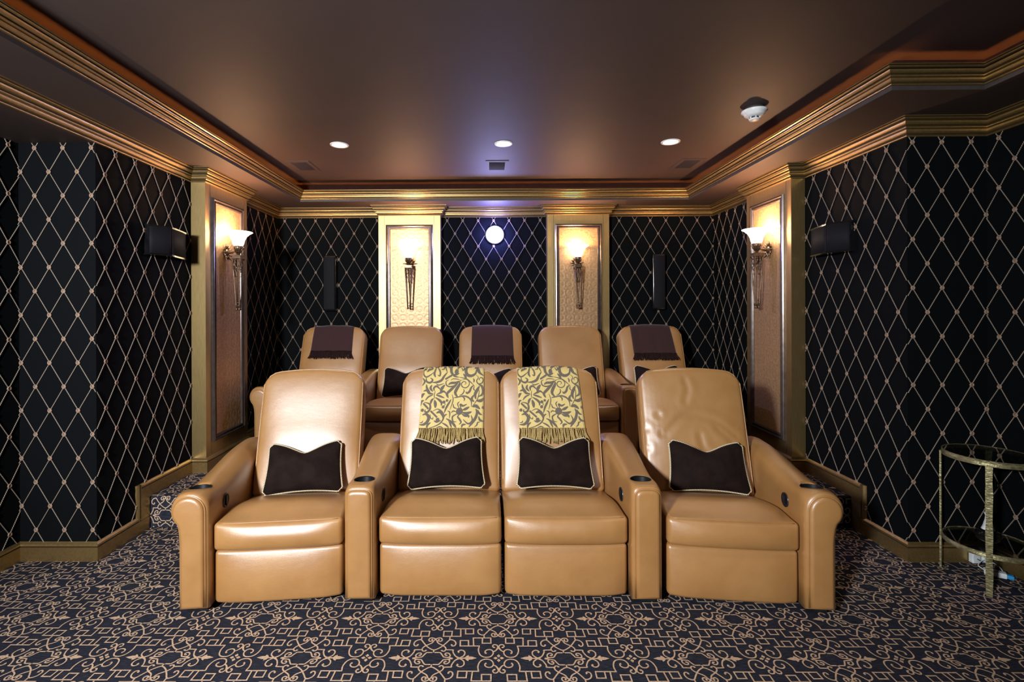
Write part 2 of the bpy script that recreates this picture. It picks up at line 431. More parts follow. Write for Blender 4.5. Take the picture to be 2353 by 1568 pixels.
def ribbon(q, w, blob):
    """flat strip outline quads in 2D"""
    P = [Vector((x, y)) for x, y in q]; out = []
    quads = []
    Ls = []; n = len(P)
    for i in range(n):
        a = P[max(0, i - 1)]; b_ = P[min(n - 1, i + 1)]; t = (b_ - a)
        t = t.normalized() if t.length > 1e-9 else Vector((1, 0)); nn = Vector((-t.y, t.x))
        ww = w
        if blob and i >= n - 3: ww = w * (1.15 + .25 * (i - n + 3))
        if 0 < i < n - 1:
            d1 = (P[i] - P[i - 1]).normalized(); d2 = (P[i + 1] - P[i]).normalized()
            cth = max(.35, math.sqrt(max(0, (1 + d1.dot(d2)) / 2))); ww = ww / cth
            bb = (d1 + d2); 
            if bb.length > 1e-6: bb.normalize(); nn = Vector((-bb.y, bb.x))
        Ls.append((P[i] + nn * ww / 2, P[i] - nn * ww / 2))
    for i in range(n - 1): quads.append([Ls[i][0], Ls[i][1], Ls[i + 1][1], Ls[i + 1][0]])
    return quads
MOTIF = {'M': [], 'F': []}; LAYER = {'M': [], 'F': []}; nl = 0
for kind in 'MF':
    for q, curvy in STROKES[kind]:
        for (sx_, sy_) in ((1, 1), (-1, 1), (1, -1), (-1, -1)):
            if kind == 'F': qq = [(x * sx_, y * sy_) for x, y in q]
            else: qq = [(x * sx_, y * sy_) for x, y in q]
            MOTIF[kind] += ribbon(qq, .0056, curvy); LAYER[kind] += [nl] * (len(MOTIF[kind]) - len(LAYER[kind])); nl += 1
for s1 in (1, -1):
    MOTIF['M'].append([Vector((s1 * x, y)) for x, y in LEAF] + [Vector((s1 * x, -y)) for x, y in LEAF[-2:0:-1]])
for k in range(4):
    a = k * PI / 2
    pet = [(.0035, 0), (.012, .0075), (.022, 0), (.012, -.0075)]
    MOTIF['F'].append([Vector((x * math.cos(a) - y * math.sin(a), x * math.sin(a) + y * math.cos(a))) for x, y in pet])
def carpet(mb, to3d, inside, ulo, uhi, vlo, vhi, mi=1):
    u0, v0 = -.235, 1.9545
    for i in range(int((ulo - u0) / TA) - 2, int((uhi - u0) / TA) + 3):
        for j in range(int((vlo - v0) / TB) - 2, int((vhi - v0) / TB) + 3):
            kind = 'M' if (i + j) % 2 == 0 else 'F'
            cu, cv = u0 + i * TA, v0 + j * TB
            for pi_, poly in enumerate(MOTIF[kind]):
                lift = 2.2e-5 * ((LAYER[kind][pi_] if pi_ < len(LAYER[kind]) else 80 + pi_ % 5) + (40 if (i + j) % 4 > 1 else 0) * .01) + 3e-6 * (pi_ % 6)
                pts = [(cu + p[0], cv + p[1]) for p in poly]
                if all(inside(*p) for p in pts):
                    mb.add([to3d(p[0], p[1], lift) for p in pts], [tuple(range(len(pts)))], mi, smooth=False)
def in_room(u, v):
    if v > ZJ: return XL < u < XR
    return XLJ < u < XRJ
fl = MB()
fl.add([(XLJ, YF, 0), (XRJ, YF, 0), (XRJ, ZJ, 0), (XLJ, ZJ, 0)], [(0, 1, 2, 3)], 0, smooth=False)
fl.add([(XL, ZJ, 0), (XR, ZJ, 0), (XR, RISER, 0), (XL, RISER, 0)], [(0, 1, 2, 3)], 0, smooth=False)
carpet(fl, lambda u, v, e=0: (u, v, .0008 + e), lambda u, v: in_room(u, v) and 1.2 < v < RISER, XLJ, XRJ, 1.2, RISER)
fo = nonormal_build(fl, 'floor', [M_CARPET, M_CARPETP]); tag(fo, kind='structure')
pf = MB()
RR = .02
sec = [(RISER, 0), (RISER, Z2 - RR)] + [(RISER + RR - RR * math.cos(a), Z2 - RR + RR * math.sin(a)) for a in [PI / 8, PI / 4, 3 * PI / 8, PI / 2]] + [(YB, Z2)]
vs = []
for x in (XL, XR): vs += [(x, y, z) for y, z in sec]
k = len(sec); pf.add(vs, [(i, i + 1, k + i + 1, k + i) for i in range(k - 1)], 0, smooth=False)
def plat3d(u, v, e=0):
    e = e + .0008
    s_ = v - RISER
    if s_ < Z2 - RR: return (u, RISER - e, s_)
    a = (s_ - (Z2 - RR)) / (RR * PI / 2)
    if a < 1: t = a * PI / 2; return (u, RISER + RR - (RR + e) * math.cos(t), Z2 - RR + (RR + e) * math.sin(t))
    return (u, RISER + RR + (a - 1) * RR * PI / 2, Z2 + e)
carpet(pf, plat3d, lambda u, v: XL < u < XR and RISER + .002 < v < YB, XL, XR, RISER, YB)
po = nonormal_build(pf, 'floor_platform', [M_CARPET, M_CARPETP]); tag(po, kind='structure')

# --- walls with corded lattice
DX, DZ = .1588, .1325
def lattice(parent, origin, du, nrm, ulo, uhi, u0, zlo, zhi, z0):
    """cords and knots on a vertical wall: point = origin + du*u (+ z)"""
    o = Vector(origin); du = Vector(du); nrm = Vector(nrm)
    P = lambda u, z, d=.0035: o + du * u + Vector((0, 0, z)) + nrm * d
    mb = MB(); kn = MB()
    slope = DZ / (DX / 2)
    def clip(ua, za, sgn):   # line z = za + sgn*slope*(u-ua)
        lo, hi = ulo, uhi
        for zz in (zlo, zhi):
            pass
        us = sorted([(zlo - za) / (sgn * slope) + ua, (zhi - za) / (sgn * slope) + ua])
        lo = max(lo, us[0]); hi = min(hi, us[1])
        if hi - lo > .01: return lo, hi
    nmax = int((uhi - ulo + (zhi - zlo)) / DX) + 6
    for sgn in (1, -1):
        for i in range(-nmax, nmax):
            ua = u0 + i * DX; c = clip(ua, z0, sgn)
            if not c: continue
            za, zb = z0 + sgn * slope * (c[0] - ua), z0 + sgn * slope * (c[1] - ua)
            tube(mb, [P(c[0], za), P(c[1], zb)], .0026, 6, cap=False, up0=nrm)
    for j in range(0, int((z0 - zlo) / DZ) + 1):
        z = z0 - j * DZ
        for i in range(-nmax, nmax):
            u = u0 + i * DX + (DX / 2 if j % 2 else 0)
            if ulo + .004 < u < uhi - .004 and zlo + .01 < z < zhi:
                c = P(u, z, .006); t1, t2 = du, Vector((0, 0, 1))
                ring = [c + (t1 * math.cos(a) * .0092 + t2 * math.sin(a) * .0100) for a in [2 * PI * q / 8 for q in range(8)]]
                tube(kn, ring, .0042, 5, closed=True, up0=nrm)
                kn.add([c + nrm * .004, c + t1 * .005, c + t2 * .005, c - t1 * .005, c - t2 * .005], [(0, 1, 2), (0, 2, 3), (0, 3, 4), (0, 4, 1)])
    mb.build('cord_lattice', M_CORD, parent); kn.build('cord_knots', M_KNOT, parent)
def wall(name, a, b, z0=0, z1=ZS + .3):
    mb = MB(); mb.add([(a[0], a[1], z0), (b[0], b[1], z0), (b[0], b[1], z1), (a[0], a[1], z1)], [(0, 1, 2, 3)], smooth=False)
    return structure(name, mb, M_WALL)
TOPC = ZC + .01
w = wall('wall_back', (XL, YB), (XR, YB))
lattice(w, (0, YB, 0), (1, 0, 0), (0, -1, 0), XL, BP[0][0], -2.110, Z2 + .09, TOPC, 2.292)
lattice(w, (0, YB, 0), (1, 0, 0), (0, -1, 0), BP[0][1], BP[1][0], -.438, Z2 + .09, TOPC, 2.287)
lattice(w, (0, YB, 0), (1, 0, 0), (0, -1, 0), BP[1][1], XR, 1.957, Z2 + .09, TOPC, 2.277)
w = wall('wall_left', (XL, ZJ), (XL, YB))
lattice(w, (XL, 0, 0), (0, 1, 0), (1, 0, 0), ZJ, YP0, 3.486, .09, TOPC, 2.292)
lattice(w, (XL, 0, 0), (0, 1, 0), (1, 0, 0), YP1, YB, 4.30, Z2 + .09, TOPC, 2.296)
w = wall('wall_right', (XR, ZJ), (XR, YB))
lattice(w, (XR, 0, 0), (0, 1, 0), (-1, 0, 0), ZJ, YP0, 3.479, .09, TOPC, 2.290)
lattice(w, (XR, 0, 0), (0, 1, 0), (-1, 0, 0), YP1, YB, 4.27, Z2 + .09, TOPC, 2.285)
w = wall('wall_left_return', (XLJ, ZJ), (XL, ZJ))
lattice(w, (0, ZJ, 0), (1, 0, 0), (0, -1, 0), XLJ, XL, -2.207, .09, TOPC, 2.292)
w = wall('wall_right_return', (XR, ZJ), (XRJ, ZJ))
lattice(w, (0, ZJ, 0), (1, 0, 0), (0, -1, 0), XR, XRJ, 2.307, .09, TOPC, 2.290)
w = wall('wall_left_front', (XLJ, YF), (XLJ, ZJ))
lattice(w, (XLJ, 0, 0), (0, 1, 0), (1, 0, 0), .9, ZJ, 2.647, .09, TOPC, 2.292)
w = wall('wall_right_front', (XRJ, YF), (XRJ, ZJ))
lattice(w, (XRJ, 0, 0), (0, 1, 0), (-1, 0, 0), .9, ZJ, 2.642, .09, TOPC, 2.290)
mb = MB(); mb.add([(XLJ, YF, 0), (XRJ, YF, 0), (XRJ, YF, 2.7), (XLJ, YF, 2.7)], [(0, 1, 2, 3)], smooth=False)
structure('wall_front', mb, M_SCREEN)

# --- ceiling: soffit ring, tray, upper ceiling
SET = .085
mb = MB()
def quad(mb, x0, y0, x1, y1, z, mi=0): mb.add([(x0, y0, z), (x1, y0, z), (x1, y1, z), (x0, y1, z)], [(0, 1, 2, 3)], mi, smooth=False)
quad(mb, XL, YF, XTL, YB, ZS); quad(mb, XTL, YT, XTR, YB, ZS); quad(mb, XTR, YTJ, XR, YB, ZS)
quad(mb, XTRJ, YF, XRJ, YTJ, ZS); quad(mb, XR, YTJ, XRJ, ZJ, ZS); 
quad(mb, XLJ, YF, XL, ZJ, ZC)
structure('ceiling_soffit', mb, M_SOFFIT)
mb = MB(); quad(mb, XTL - SET, YF, XTRJ + SET, YT + SET, ZCEIL)
structure('ceiling', mb, M_CEIL)
tray = [(XTL, YF, 0), (XTL, YT, 0), (XTR, YT, 0), (XTR, YTJ, 0), (XTRJ, YTJ, 0), (XTRJ, YF, 0)]
mb = MB()
sweep(mb, [(0, ZS), (0, ZS + .02)], tray, cap=False)
structure('trim_1', mb, M_TRAYDARK)
mb = MB()   # cove ledge and wall behind the tray moulding
sweep(mb, [(.045, 2.50), (-.043, 2.50), (-.043, 2.44), (-SET, 2.44), (-SET, ZCEIL + .01)], tray, cap=False)
structure('trim_2', mb, simple('shaded_cove_brown', (.030, .014, .011), .9, 0, .03))  # ceiling brown darkened so the cove looks unlit; shade is in the colour
mb = MB(); sweep(mb, [(-.068, 2.442), (-.068, 2.452), (-.054, 2.452), (-.054, 2.442), (-.068, 2.442)], tray, cap=False)
tag(mb.build('cove_light_strip', M_COVE), 'amber strip light hidden on the ledge above the tray moulding', 'light strip')
# reeded crown profile (out, up), unit height & projection
CR = [(0, 0), (.10, 0), (.16, .02), (.18, .06), (.16, .10), (.08, .115), (.08, .15), (.22, .165), (.30, .20), (.35, .26), (.37, .33), (.26, .345), (.26, .39), (.44, .40), (.50, .43), (.51, .47), (.48, .51), (.38, .525), (.38, .565),
      (.55, .575), (.64, .61), (.70, .67), (.73, .74), (.73, .765), (.60, .78), (.60, .82), (.80, .83), (.90, .855), (.93, .89), (.90, .92), (.82, .93), (.82, .95), (1.0, .955), (1.0, 1.0), (0, 1.0)]
def crown(name, path, z0, h, pr, kind=True):
    mb = MB(); sweep(mb, [(o_ * pr, z0 + u * h) for o_, u in CR], path)
    seg = len(CR) - 1; nf = seg * (len(path) - 1)
    for i in range(nf):
        q = i % seg
        a, b_ = CR[q], CR[q + 1]
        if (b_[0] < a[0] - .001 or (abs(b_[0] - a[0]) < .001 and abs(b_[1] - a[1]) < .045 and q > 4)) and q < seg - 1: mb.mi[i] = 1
    return structure(name, mb, [M_GOLDH, M_GROOVE])
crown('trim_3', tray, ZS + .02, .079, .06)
g = .003
wallpath = [(XL, YF, 0), (XL, YP0, 0), (XPL, YP0, 0), (XPL, YP1, 0), (XL, YP1, 0), (XL, YB, 0), (BP[0][0], YB, 0), (BP[0][0], YBP, 0), (BP[0][1], YBP, 0), (BP[0][1], YB, 0),
            (BP[1][0], YB, 0), (BP[1][0], YBP, 0), (BP[1][1], YBP, 0), (BP[1][1], YB, 0), (XR, YB, 0), (XR, YP1, 0), (XPR, YP1, 0), (XPR, YP0, 0), (XR, YP0, 0), (XR, ZJ, 0), (XRJ, ZJ, 0), (XRJ, YF, 0)]
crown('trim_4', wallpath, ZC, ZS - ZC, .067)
# beam side behind the left crown, facing the alcove
mb = MB(); mb.add([(XL - .001, YF, ZC), (XL - .001, ZJ, ZC), (XL - .001, ZJ, ZS), (XL - .001, YF, ZS)], [(0, 1, 2, 3)], smooth=False); structure('trim_5', mb, M_CEIL)
# baseboards
BP_ = [(0, 0), (.016, 0), (.016, .078), (.0125, .080), (.0125, .084), (.016, .086), (.014, .095), (.006, .103), (.004, .106), (0, .106)]
def base(name, path, z=0):
    mb = MB(); sweep(mb, [(o_, z + u) for o_, u in BP_], path); seg = len(BP_) - 1
    for i in range(seg * (len(path) - 1)):
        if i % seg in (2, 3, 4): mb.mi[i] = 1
    return structure(name, mb, [M_GOLDH, M_GROOVE])
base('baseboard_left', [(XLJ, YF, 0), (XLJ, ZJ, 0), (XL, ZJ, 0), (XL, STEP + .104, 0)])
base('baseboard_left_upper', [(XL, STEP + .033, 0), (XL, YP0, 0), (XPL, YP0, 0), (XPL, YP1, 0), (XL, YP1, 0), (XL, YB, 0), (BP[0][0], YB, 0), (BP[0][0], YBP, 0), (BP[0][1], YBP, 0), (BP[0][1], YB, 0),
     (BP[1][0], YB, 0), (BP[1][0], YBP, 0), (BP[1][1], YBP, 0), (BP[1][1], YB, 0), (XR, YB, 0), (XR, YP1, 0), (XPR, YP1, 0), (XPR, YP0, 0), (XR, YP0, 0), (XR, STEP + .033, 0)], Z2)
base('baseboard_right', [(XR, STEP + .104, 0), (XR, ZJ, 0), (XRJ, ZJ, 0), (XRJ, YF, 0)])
for nm, X, s in (('trim_6', XL, 1), ('trim_7', XR, -1)):    # vertical piece of the stepped baseboard
    mb = MB()
    pr_ = [(0, .034), (.016, .034), (.016, .028), (.0125, .026), (.0125, .022), (.016, .020), (.014, .011), (.006, .003), (0, 0)]
    vs = [(X + s * o_, STEP + u, z) for z in (.080, Z2 + BB) for o_, u in pr_]
    k = 9; mb.add(vs, [(i, i + 1, k + i + 1, k + i) for i in range(k - 1)] + [tuple(range(k)), tuple(range(k, 2 * k))], smooth=False)
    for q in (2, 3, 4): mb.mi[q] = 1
    box(mb, (min(X, X + s * .0158), STEP + .033, .080), (max(X, X + s * .0158), STEP + .1065, Z2 + .001))
    structure(nm, mb, [M_GOLDH, M_GROOVE])

# ------------------------------------------------------------------ pilasters
FR = [(0, 0), (0, .010), (.006, .018), (.014, .020), (.020, .014), (.022, .010), (.026, .010), (.032, .016), (.038, .016), (.044, .008), (.046, .002)]
def pilaster(label, c, width, depth, rz, pm, z0=Z2, z1=ZC + .02):
    """local frame: face looks to -Y, face plane at y=0, body runs back to y=depth"""
    root = empty('pilaster', (c[0], c[1], z0), rz, label, 'pilaster', 'gilded pilasters with wallpaper panels')
    H = z1 - z0; hw = width / 2
    mb = MB(); box(mb, (-hw, 0, 0), (hw, depth, H))
    mb.build('body', M_GOLD, root)
    fx = hw - .075; zb, zt = .40 - z0, 2.228 - z0
    fw = .046
    mb = MB()
    ring = [(-fx, 0, zb), (-fx, 0, zt), (fx, 0, zt), (fx, 0, zb)]
    vs = []; k = len(FR)
    for (x, _, z) in ring:
        sx_ = -1 if x < 0 else 1; sz_ = -1 if z == zb else 1
        for o_, d in FR: vs.append((x - sx_ * o_, -d, z - sz_ * o_))
    fs = []
    for i in range(4):
        j = (i + 1) % 4
        for q in range(k - 1): fs.append((i * k + q, i * k + q + 1, j * k + q + 1, j * k + q))
    mb.add(vs, fs, smooth=False); mb.build('panel_frame', M_FRAME, root)
    mb = MB(); box(mb, (-fx + .04, -.004, zb + .04), (fx - .04, .0, zt - .04)); mb.build('wallpaper_panel', pm, root)
    mb = MB()      # thin stile lines of the surround
    for x in (-hw + .062, hw - .062): box(mb, (x - .0012, -.0012, .12), (x + .0012, .002, H - .02))
    mb.build('stile_joint', M_FRAME, root)
    return root
pilaster('gold pilaster on the left side wall beside the left bow-fronted speaker', (XPL, (YP0 + YP1) / 2), YP1 - YP0, .105, PI / 2, PANEL_Y)
pilaster('gold pilaster on the right side wall, its near edge dark', (XPR, (YP0 + YP1) / 2), YP1 - YP0, .10, -PI / 2, PANEL_Y)
pilaster('pilaster left of the projector with bright silvery white wallpaper glare', ((BP[0][0] + BP[0][1]) / 2, YBP), BP[0][1] - BP[0][0], .112, 0, PANEL_X)
pilaster('pilaster right of the projector with duller beige wallpaper', ((BP[1][0] + BP[1][1]) / 2, YBP), BP[1][1] - BP[1][0], .112, 0, PANEL_X)

# ------------------------------------------------------------------ sconces
def make_sconce(label, loc, rz):
    """local: wall is at +y .10, torch axis at origin; z absolute offset from loc"""
    root = empty('wall_sconce', loc, rz, label, 'wall lamp', 'torch sconces on the pilasters')
    D = .10
    mb = MB()
    lathe(mb, [(.0, 0), (.036, 0), (.038, -.006), (.026, -.016), (.014, -.024), (.0, -.026)], (0, D, .455), 14, axis='Y')
    for k in range(12):
        a = 2 * PI * k / 12; r1 = .072 if k % 2 == 0 else .058
        tube(mb, [(.028 * math.cos(a), D - .010, .455 + .028 * math.sin(a)), (.045 * math.cos(a), D - .014, .455 + .045 * math.sin(a)), (r1 * math.cos(a), D - .026, .455 + r1 * math.sin(a))], [.007, .007, .002], 6)
    mb.build('backplate', M_IRON, root)
    mb = MB(); tube(mb, catmull([(0, D, .455), (0, D * .6, .458), (0, .02, .462), (0, 0, .452)], 4), .0065, 8); lathe(mb, [(0, -.01), (.009, -.008), (.012, 0), (.009, .008), (0, .01)], (0, 0, .455), 10)
    mb.build('arm', M_IRON, root)
    mb = MB()
    box(mb, (-.036, -.036, .405), (.036, .036, .412)); box(mb, (-.032, -.032, .412), (.032, .032, .424)); box(mb, (-.036, -.036, .424), (.036, .036, .430))
    for sx_ in (-1, 1):
        for sy_ in (-1, 1):
            tube(mb, [(sx_ * .031, sy_ * .031, .406), (sx_ * .024, sy_ * .024, .28), (sx_ * .012, sy_ * .012, .04), (sx_ * .010, sy_ * .010, .012)], [.0052, .005, .0045, .004], 6)
            lathe(mb, [(0, -.010), (.006, -.007), (.008, 0), (.006, .008), (.004, .012)], (sx_ * .010, sy_ * .010, .008), 8)
    for i in range(4):
        a = i * PI / 2; R_ = Matrix.Rotation(a, 3, 'Z')
        def T(x, z): 
            t = (.406 - z) / .39; off = .031 - .020 * t
            return R_ @ Vector((x, -off, z))
        for s in (1, -1):
            tube(mb, catmull([T(s * .026, .40), T(s * .008, .378), T(s * .015, .355), T(s * .002, .335), T(s * .012, .315), T(0, .29), T(s * .004, .262)], 3), .0028, 5)
            tube(mb, catmull([T(s * .002, .40), T(s * .012, .385), T(s * .022, .365), T(s * .02, .345)], 3), .0026, 5)
        tube(mb, [T(-.012, .06), T(.012, .06)], .003, 5); tube(mb, [T(-.011, .035), T(.011, .035)], .003, 5)
    mb.build('torch_cage', M_IRON, root)
    mb = MB(); lathe(mb, [(.0, .43), (.012, .43), (.010, .448), (.020, .462), (.030, .485), (.034, .505), (.028, .507), (.0, .50)], (0, 0, 0), 12)
    for k in range(8):
        a = 2 * PI * k / 8
        tube(mb, [(.012 * math.cos(a), .012 * math.sin(a), .448), (.028 * math.cos(a), .028 * math.sin(a), .475), (.044 * math.cos(a), .044 * math.sin(a), .50)], [.005, .006, .001], 5)
    mb.build('bowl_holder', M_IRON, root)
    mb = MB(); prof = [(.0, .500), (.030, .502), (.040, .520), (.047, .550), (.062, .580), (.085, .602), (.106, .614)]
    lathe(mb, prof + [(r - .004, z + .002) for r, z in prof[::-1]], (0, 0, 0), 28, close=False)
    mb.build('glass_bowl', M_GLASSLIT, root)
    return root
SCL = [('torch sconce with flared glass bowl on the left side wall pilaster', PI / 2), ('torch sconce with flared glass bowl on the right side wall pilaster', -PI / 2),
       ('torch sconce on the bright pilaster left of the projector', 0), ('torch sconce on the beige pilaster right of the projector', 0)]
sc0 = None
for (x, y, s), (lab, rz) in zip(SCONCES, SCL):
    z = 1.382
    if sc0 is None: sc0 = make_sconce(lab, (x, y, z), rz)
    else: copy_tree(sc0, (x, y, z), rz, lab)
    light('sconce_bulb', 'POINT', (x, y, z + .60), 17 if s else 13, WARM, .035)

# ------------------------------------------------------------------ recessed lights, vents, detector
def make_down(x, y, lab):
    r = empty('recessed_downlight', (x, y, ZCEIL), 0, lab, 'ceiling light', 'recessed ceiling downlights')
    mb = MB(); lathe(mb, [(.052, 0.004), (.052, -.004), (.066, -.005), (.068, -.001), (.068, .002)], (0, 0, 0), 32, close=False); mb.build('trim_ring', M_WHITE, r)
    mb = MB(); lathe(mb, [(.0, -.0035), (.052, -.002)], (0, 0, 0), 32, close=False); mb.build('lamp_face', M_CAN, r)
    return r
labs = ['recessed downlight glowing in the tray ceiling above the left wall speaker', 'recessed downlight glowing in the tray ceiling above the projector', 'recessed downlight glowing in the tray ceiling left of the smoke detector',
        'recessed downlight over the front left recliner', 'recessed downlight over the front centre', 'recessed downlight over the front right recliner']
for (x, y), lab in zip(DOWN, labs): make_down(x, y, lab)
def vent(x, y, lab):
    r = empty('ceiling_vent', (x, y, ZCEIL), 0, lab, 'vent', 'air vents in the tray ceiling')
    mb = MB(); w, d, iw, dd = .095, .145, .066, .115
    for a in ((-w, -d, w, -dd), (-w, dd, w, d), (-w, -dd, -iw, dd), (iw, -dd, w, dd)):
        box(mb, (a[0], a[1], -.006), (a[2], a[3], 0))
    mb.build('flange', M_CEIL, r)
    mb = MB(); box(mb, (-iw, -dd, -.0015), (iw, dd, -.0005)); mb.build('duct_opening', M_GLOSS, r)
    mb = MB()
    for k in range(9):
        yy = -dd + .012 + k * .0255
        mb.add([(-iw, yy - .008, -.0015), (iw, yy - .008, -.0015), (iw, yy + .006, -.008), (-iw, yy + .006, -.008)], [(0, 1, 2, 3)], smooth=False)
        mb.add([(-iw, yy - .007, -.0015), (iw, yy - .007, -.0015), (iw, yy + .007, -.008), (-iw, yy + .007, -.008)], [(0, 1, 2, 3)], smooth=False)
    mb.build('louvres', M_GRILL, r)
vent(-1.573, 4.14, 'ceiling vent at the left with shiny foil inside'); vent(.062, 4.17, 'ceiling vent directly above the projector'); vent(1.664, 4.15, 'ceiling vent at the right near the smoke detector')
r = empty('smoke_detector', (1.60, 2.985, ZCEIL), 0, 'white round smoke detector on the dark ceiling at the right', 'smoke detector')
mb = MB(); lathe(mb, [(.0, 0), (.052, 0), (.052, -.022), (.0, -.022)], n=32); mb.build('mounting_base', M_TRAYDARK, r)
mb = MB(); lathe(mb, [(.0, -.022), (.071, -.020), (.073, -.027), (.060, -.036), (.056, -.048), (.040, -.058), (.032, -.060), (.0, -.060)], n=36); mb.build('housing', M_WHITE, r)
mb = MB(); lathe(mb, [(.0, -.058), (.026, -.058), (.026, -.070), (.0, -.070)], n=24); mb.build('sensor_slots', M_GRILL, r)
mb = MB(); lathe(mb, [(.0, -.069), (.029, -.069), (.030, -.075), (.026, -.079), (.0, -.079)], n=28)
for k in range(6):
    a = k * PI / 3 + .3; box(mb, (.028 * math.cos(a) - .003, .028 * math.sin(a) - .003, -.07), (.028 * math.cos(a) + .003, .028 * math.sin(a) + .003, -.057))
mb.build('sensor_cap', M_WHITE, r)

# ------------------------------------------------------------------ projector port
r = empty('projector', (.05, YB, 2.14), 0, 'glaring blue-white projector lens set in the back wall between the pilasters', 'projector')
mb = MB(); lathe(mb, [(.084, 0), (.084, -.012), (.088, -.018), (.096, -.017), (.100, -.012), (.102, 0)], n=36, axis='Y', close=False); mb.build('lens_barrel', M_BLACK, r)
mb = MB(); lathe(mb, [(.082, -.012), (.083, -.035), (.079, -.055), (.069, -.074), (.055, -.088)], n=32, axis='Y', close=False); mb.build('lens', M_LENS, r)
mb = MB(); lathe(mb, [(.055, -.088), (.030, -.099), (.0005, -.103)], n=32, axis='Y', close=False); mb.build('lens_centre', M_LENSC, r)

# ------------------------------------------------------------------ speakers
def wall_speaker(x0, x1, lab):
    cx = (x0 + x1) / 2; hw = (x1 - x0) / 2; z0, z1 = 1.365, 1.932; zc = (z0 + z1) / 2
    r = empty('tower_speaker', (cx, YB, zc), 0, lab, 'speaker', 'slim speakers on the back wall')
    mb = MB(); rbox(mb, (0, -.035, 0), (hw, .034, (z1 - z0) / 2), .012, (3, 2, 6)); mb.build('cabinet', M_GLOSS, r)
    mb = MB(); rbox(mb, (0, -.071, 0), (hw - .009, .006, (z1 - z0) / 2 - .018), .004, (6, 1, 10), f=lambda p: (p.x, p.y - .008 * (1 - (p.x / hw) ** 2), p.z)); mb.build('grille', M_GRILLE, r)
wall_speaker(-1.697, -1.567, 'slim black speaker on the back wall above the leftmost back-row recliner')
wall_speaker(1.642, 1.772, 'slim black speaker on the back wall above the rightmost back-row recliner')
def side_speaker(X, s, lab):
    r = empty('surround_speaker', (X, 3.28, 1.838), 0, lab, 'speaker', 'two-faced speakers on the side walls')
    plan = [(0, -.19), (.035, -.19), (.100, -.065), (.035, .19), (0, .19)]
    def prism(mb, pl, z0, z1):
        n = len(pl); vs = [(s * a, b_, z0) for a, b_ in pl] + [(s * a, b_, z1) for a, b_ in pl]
        mb.add(vs, [tuple(range(n)), tuple(range(n, 2 * n))] + [(i, (i + 1) % n, n + (i + 1) % n, n + i) for i in range(n)], smooth=False)
    mb = MB(); prism(mb, plan, -.097, -.086); prism(mb, plan, .086, .097); prism(mb, [(0, -.185), (.033, -.185), (.094, -.064), (.033, .185), (0, .185)], -.09, .09); mb.build('cabinet', M_GLOSS, r)
    for (a, b_) in (((.036, -.187), (.099, -.071)), ((.099, -.060), (.036, .187))):
        mb = MB(); A = Vector((a[0], a[1])); B = Vector((b_[0], b_[1])); d = (B - A); nn = Vector((-d.y, d.x)).normalized()
        if nn.x < 0: nn = -nn
        n = 8; vs = []
        for i in range(n + 1):
            t = i / n; p_ = A + d * t + nn * (-.003 + .010 * math.sin(PI * t) ** .7)
            vs += [(s * p_.x, p_.y, -.085), (s * p_.x, p_.y, .085)]
        e = A + nn * -.008; e2 = B + nn * -.008; vs += [(s * e.x, e.y, -.085), (s * e.x, e.y, .085), (s * e2.x, e2.y, -.085), (s * e2.x, e2.y, .085)]
        fs = [(2 * i, 2 * i + 1, 2 * i + 3, 2 * i + 2) for i in range(n)]
        b0 = 2 * (n + 1); fs += [(0, 1, b0 + 1, b0), (2 * n, 2 * n + 1, b0 + 3, b0 + 2), (b0, b0 + 1, b0 + 3, b0 + 2)]
        fs += [tuple([b0] + [2 * i for i in range(n + 1)] + [b0 + 2]), tuple([b0 + 1] + [2 * i + 1 for i in range(n + 1)] + [b0 + 3])]
        mb.add(vs, fs); mb.build('grille', M_GRILLE, r)
side_speaker(XL, 1, 'black two-faced speaker on the left side wall'); side_speaker(XR, -1, 'black two-faced speaker on the right side wall')

# ------------------------------------------------------------------ recliners
SW = .292
def f_foot(p):
    y = p.y
    zz = (p.z + .045) / .165
    if y < 0: y -= .030 * (1 - (p.x / SW) ** 6) * (1 - zz * zz) - .008
    return (p.x, y, p.z)
def f_seat(p):
    hx, hy, hz = SW, .315, .064
    yy = p.y + hy; e = 1 - abs(p.x / hx) ** 4
    z = p.z
    if z > 0:
        k = z / hz
        z += k * (.030 * e * sstep(yy / .20) - .004 * sstep(yy / .1) - .070 * sstep((yy - .12) / .5))
        z += k * .010 * e * math.sin(yy * 9)* sstep(yy / .2)
    y = p.y
    if y < -.1: y -= .034 * (1 - ((p.z + .010) / (hz + .012)) ** 2) * e - .006
    return (p.x, y, z)
HB = .365
RA = math.radians(19.5)
def f_back0(p):
    x, d, h = p
    t = (h + HB) / (2 * HB)
    ax_ = abs(x) / .30
    T = HB - .028 * ax_ ** 2 - .060 * max(0, (ax_ - .70) / .30) ** 2.2
    h2 = -HB + (h + HB) * (T + HB) / (2 * HB)
    x2 = x * (.985 + .012 * sstep(t * 1.3))
    d2 = d
    e = (1 - ax_ ** 4)
    if d < 0:
        k = min(1, -d / .07)
        d2 = d - k * (.022 * e * (1 - (2 * t - 1) ** 4) + .010 * math.exp(-((t - .42) / .14) ** 2) * e)
    else:
        d2 = d * (.75 + .25 * (1 - t))
    return Vector((x2, d2, h2))
def back_xf(p):   # (x, d, h) -> chair local
    x, d, h = p
    s_, c_ = math.sin(RA), math.cos(RA)
    y = h * s_ + d * c_; z = h * c_ - d * s_
    return Vector((x, .655 + y, .665 + z))
def f_back(p): return back_xf(f_back0(p))
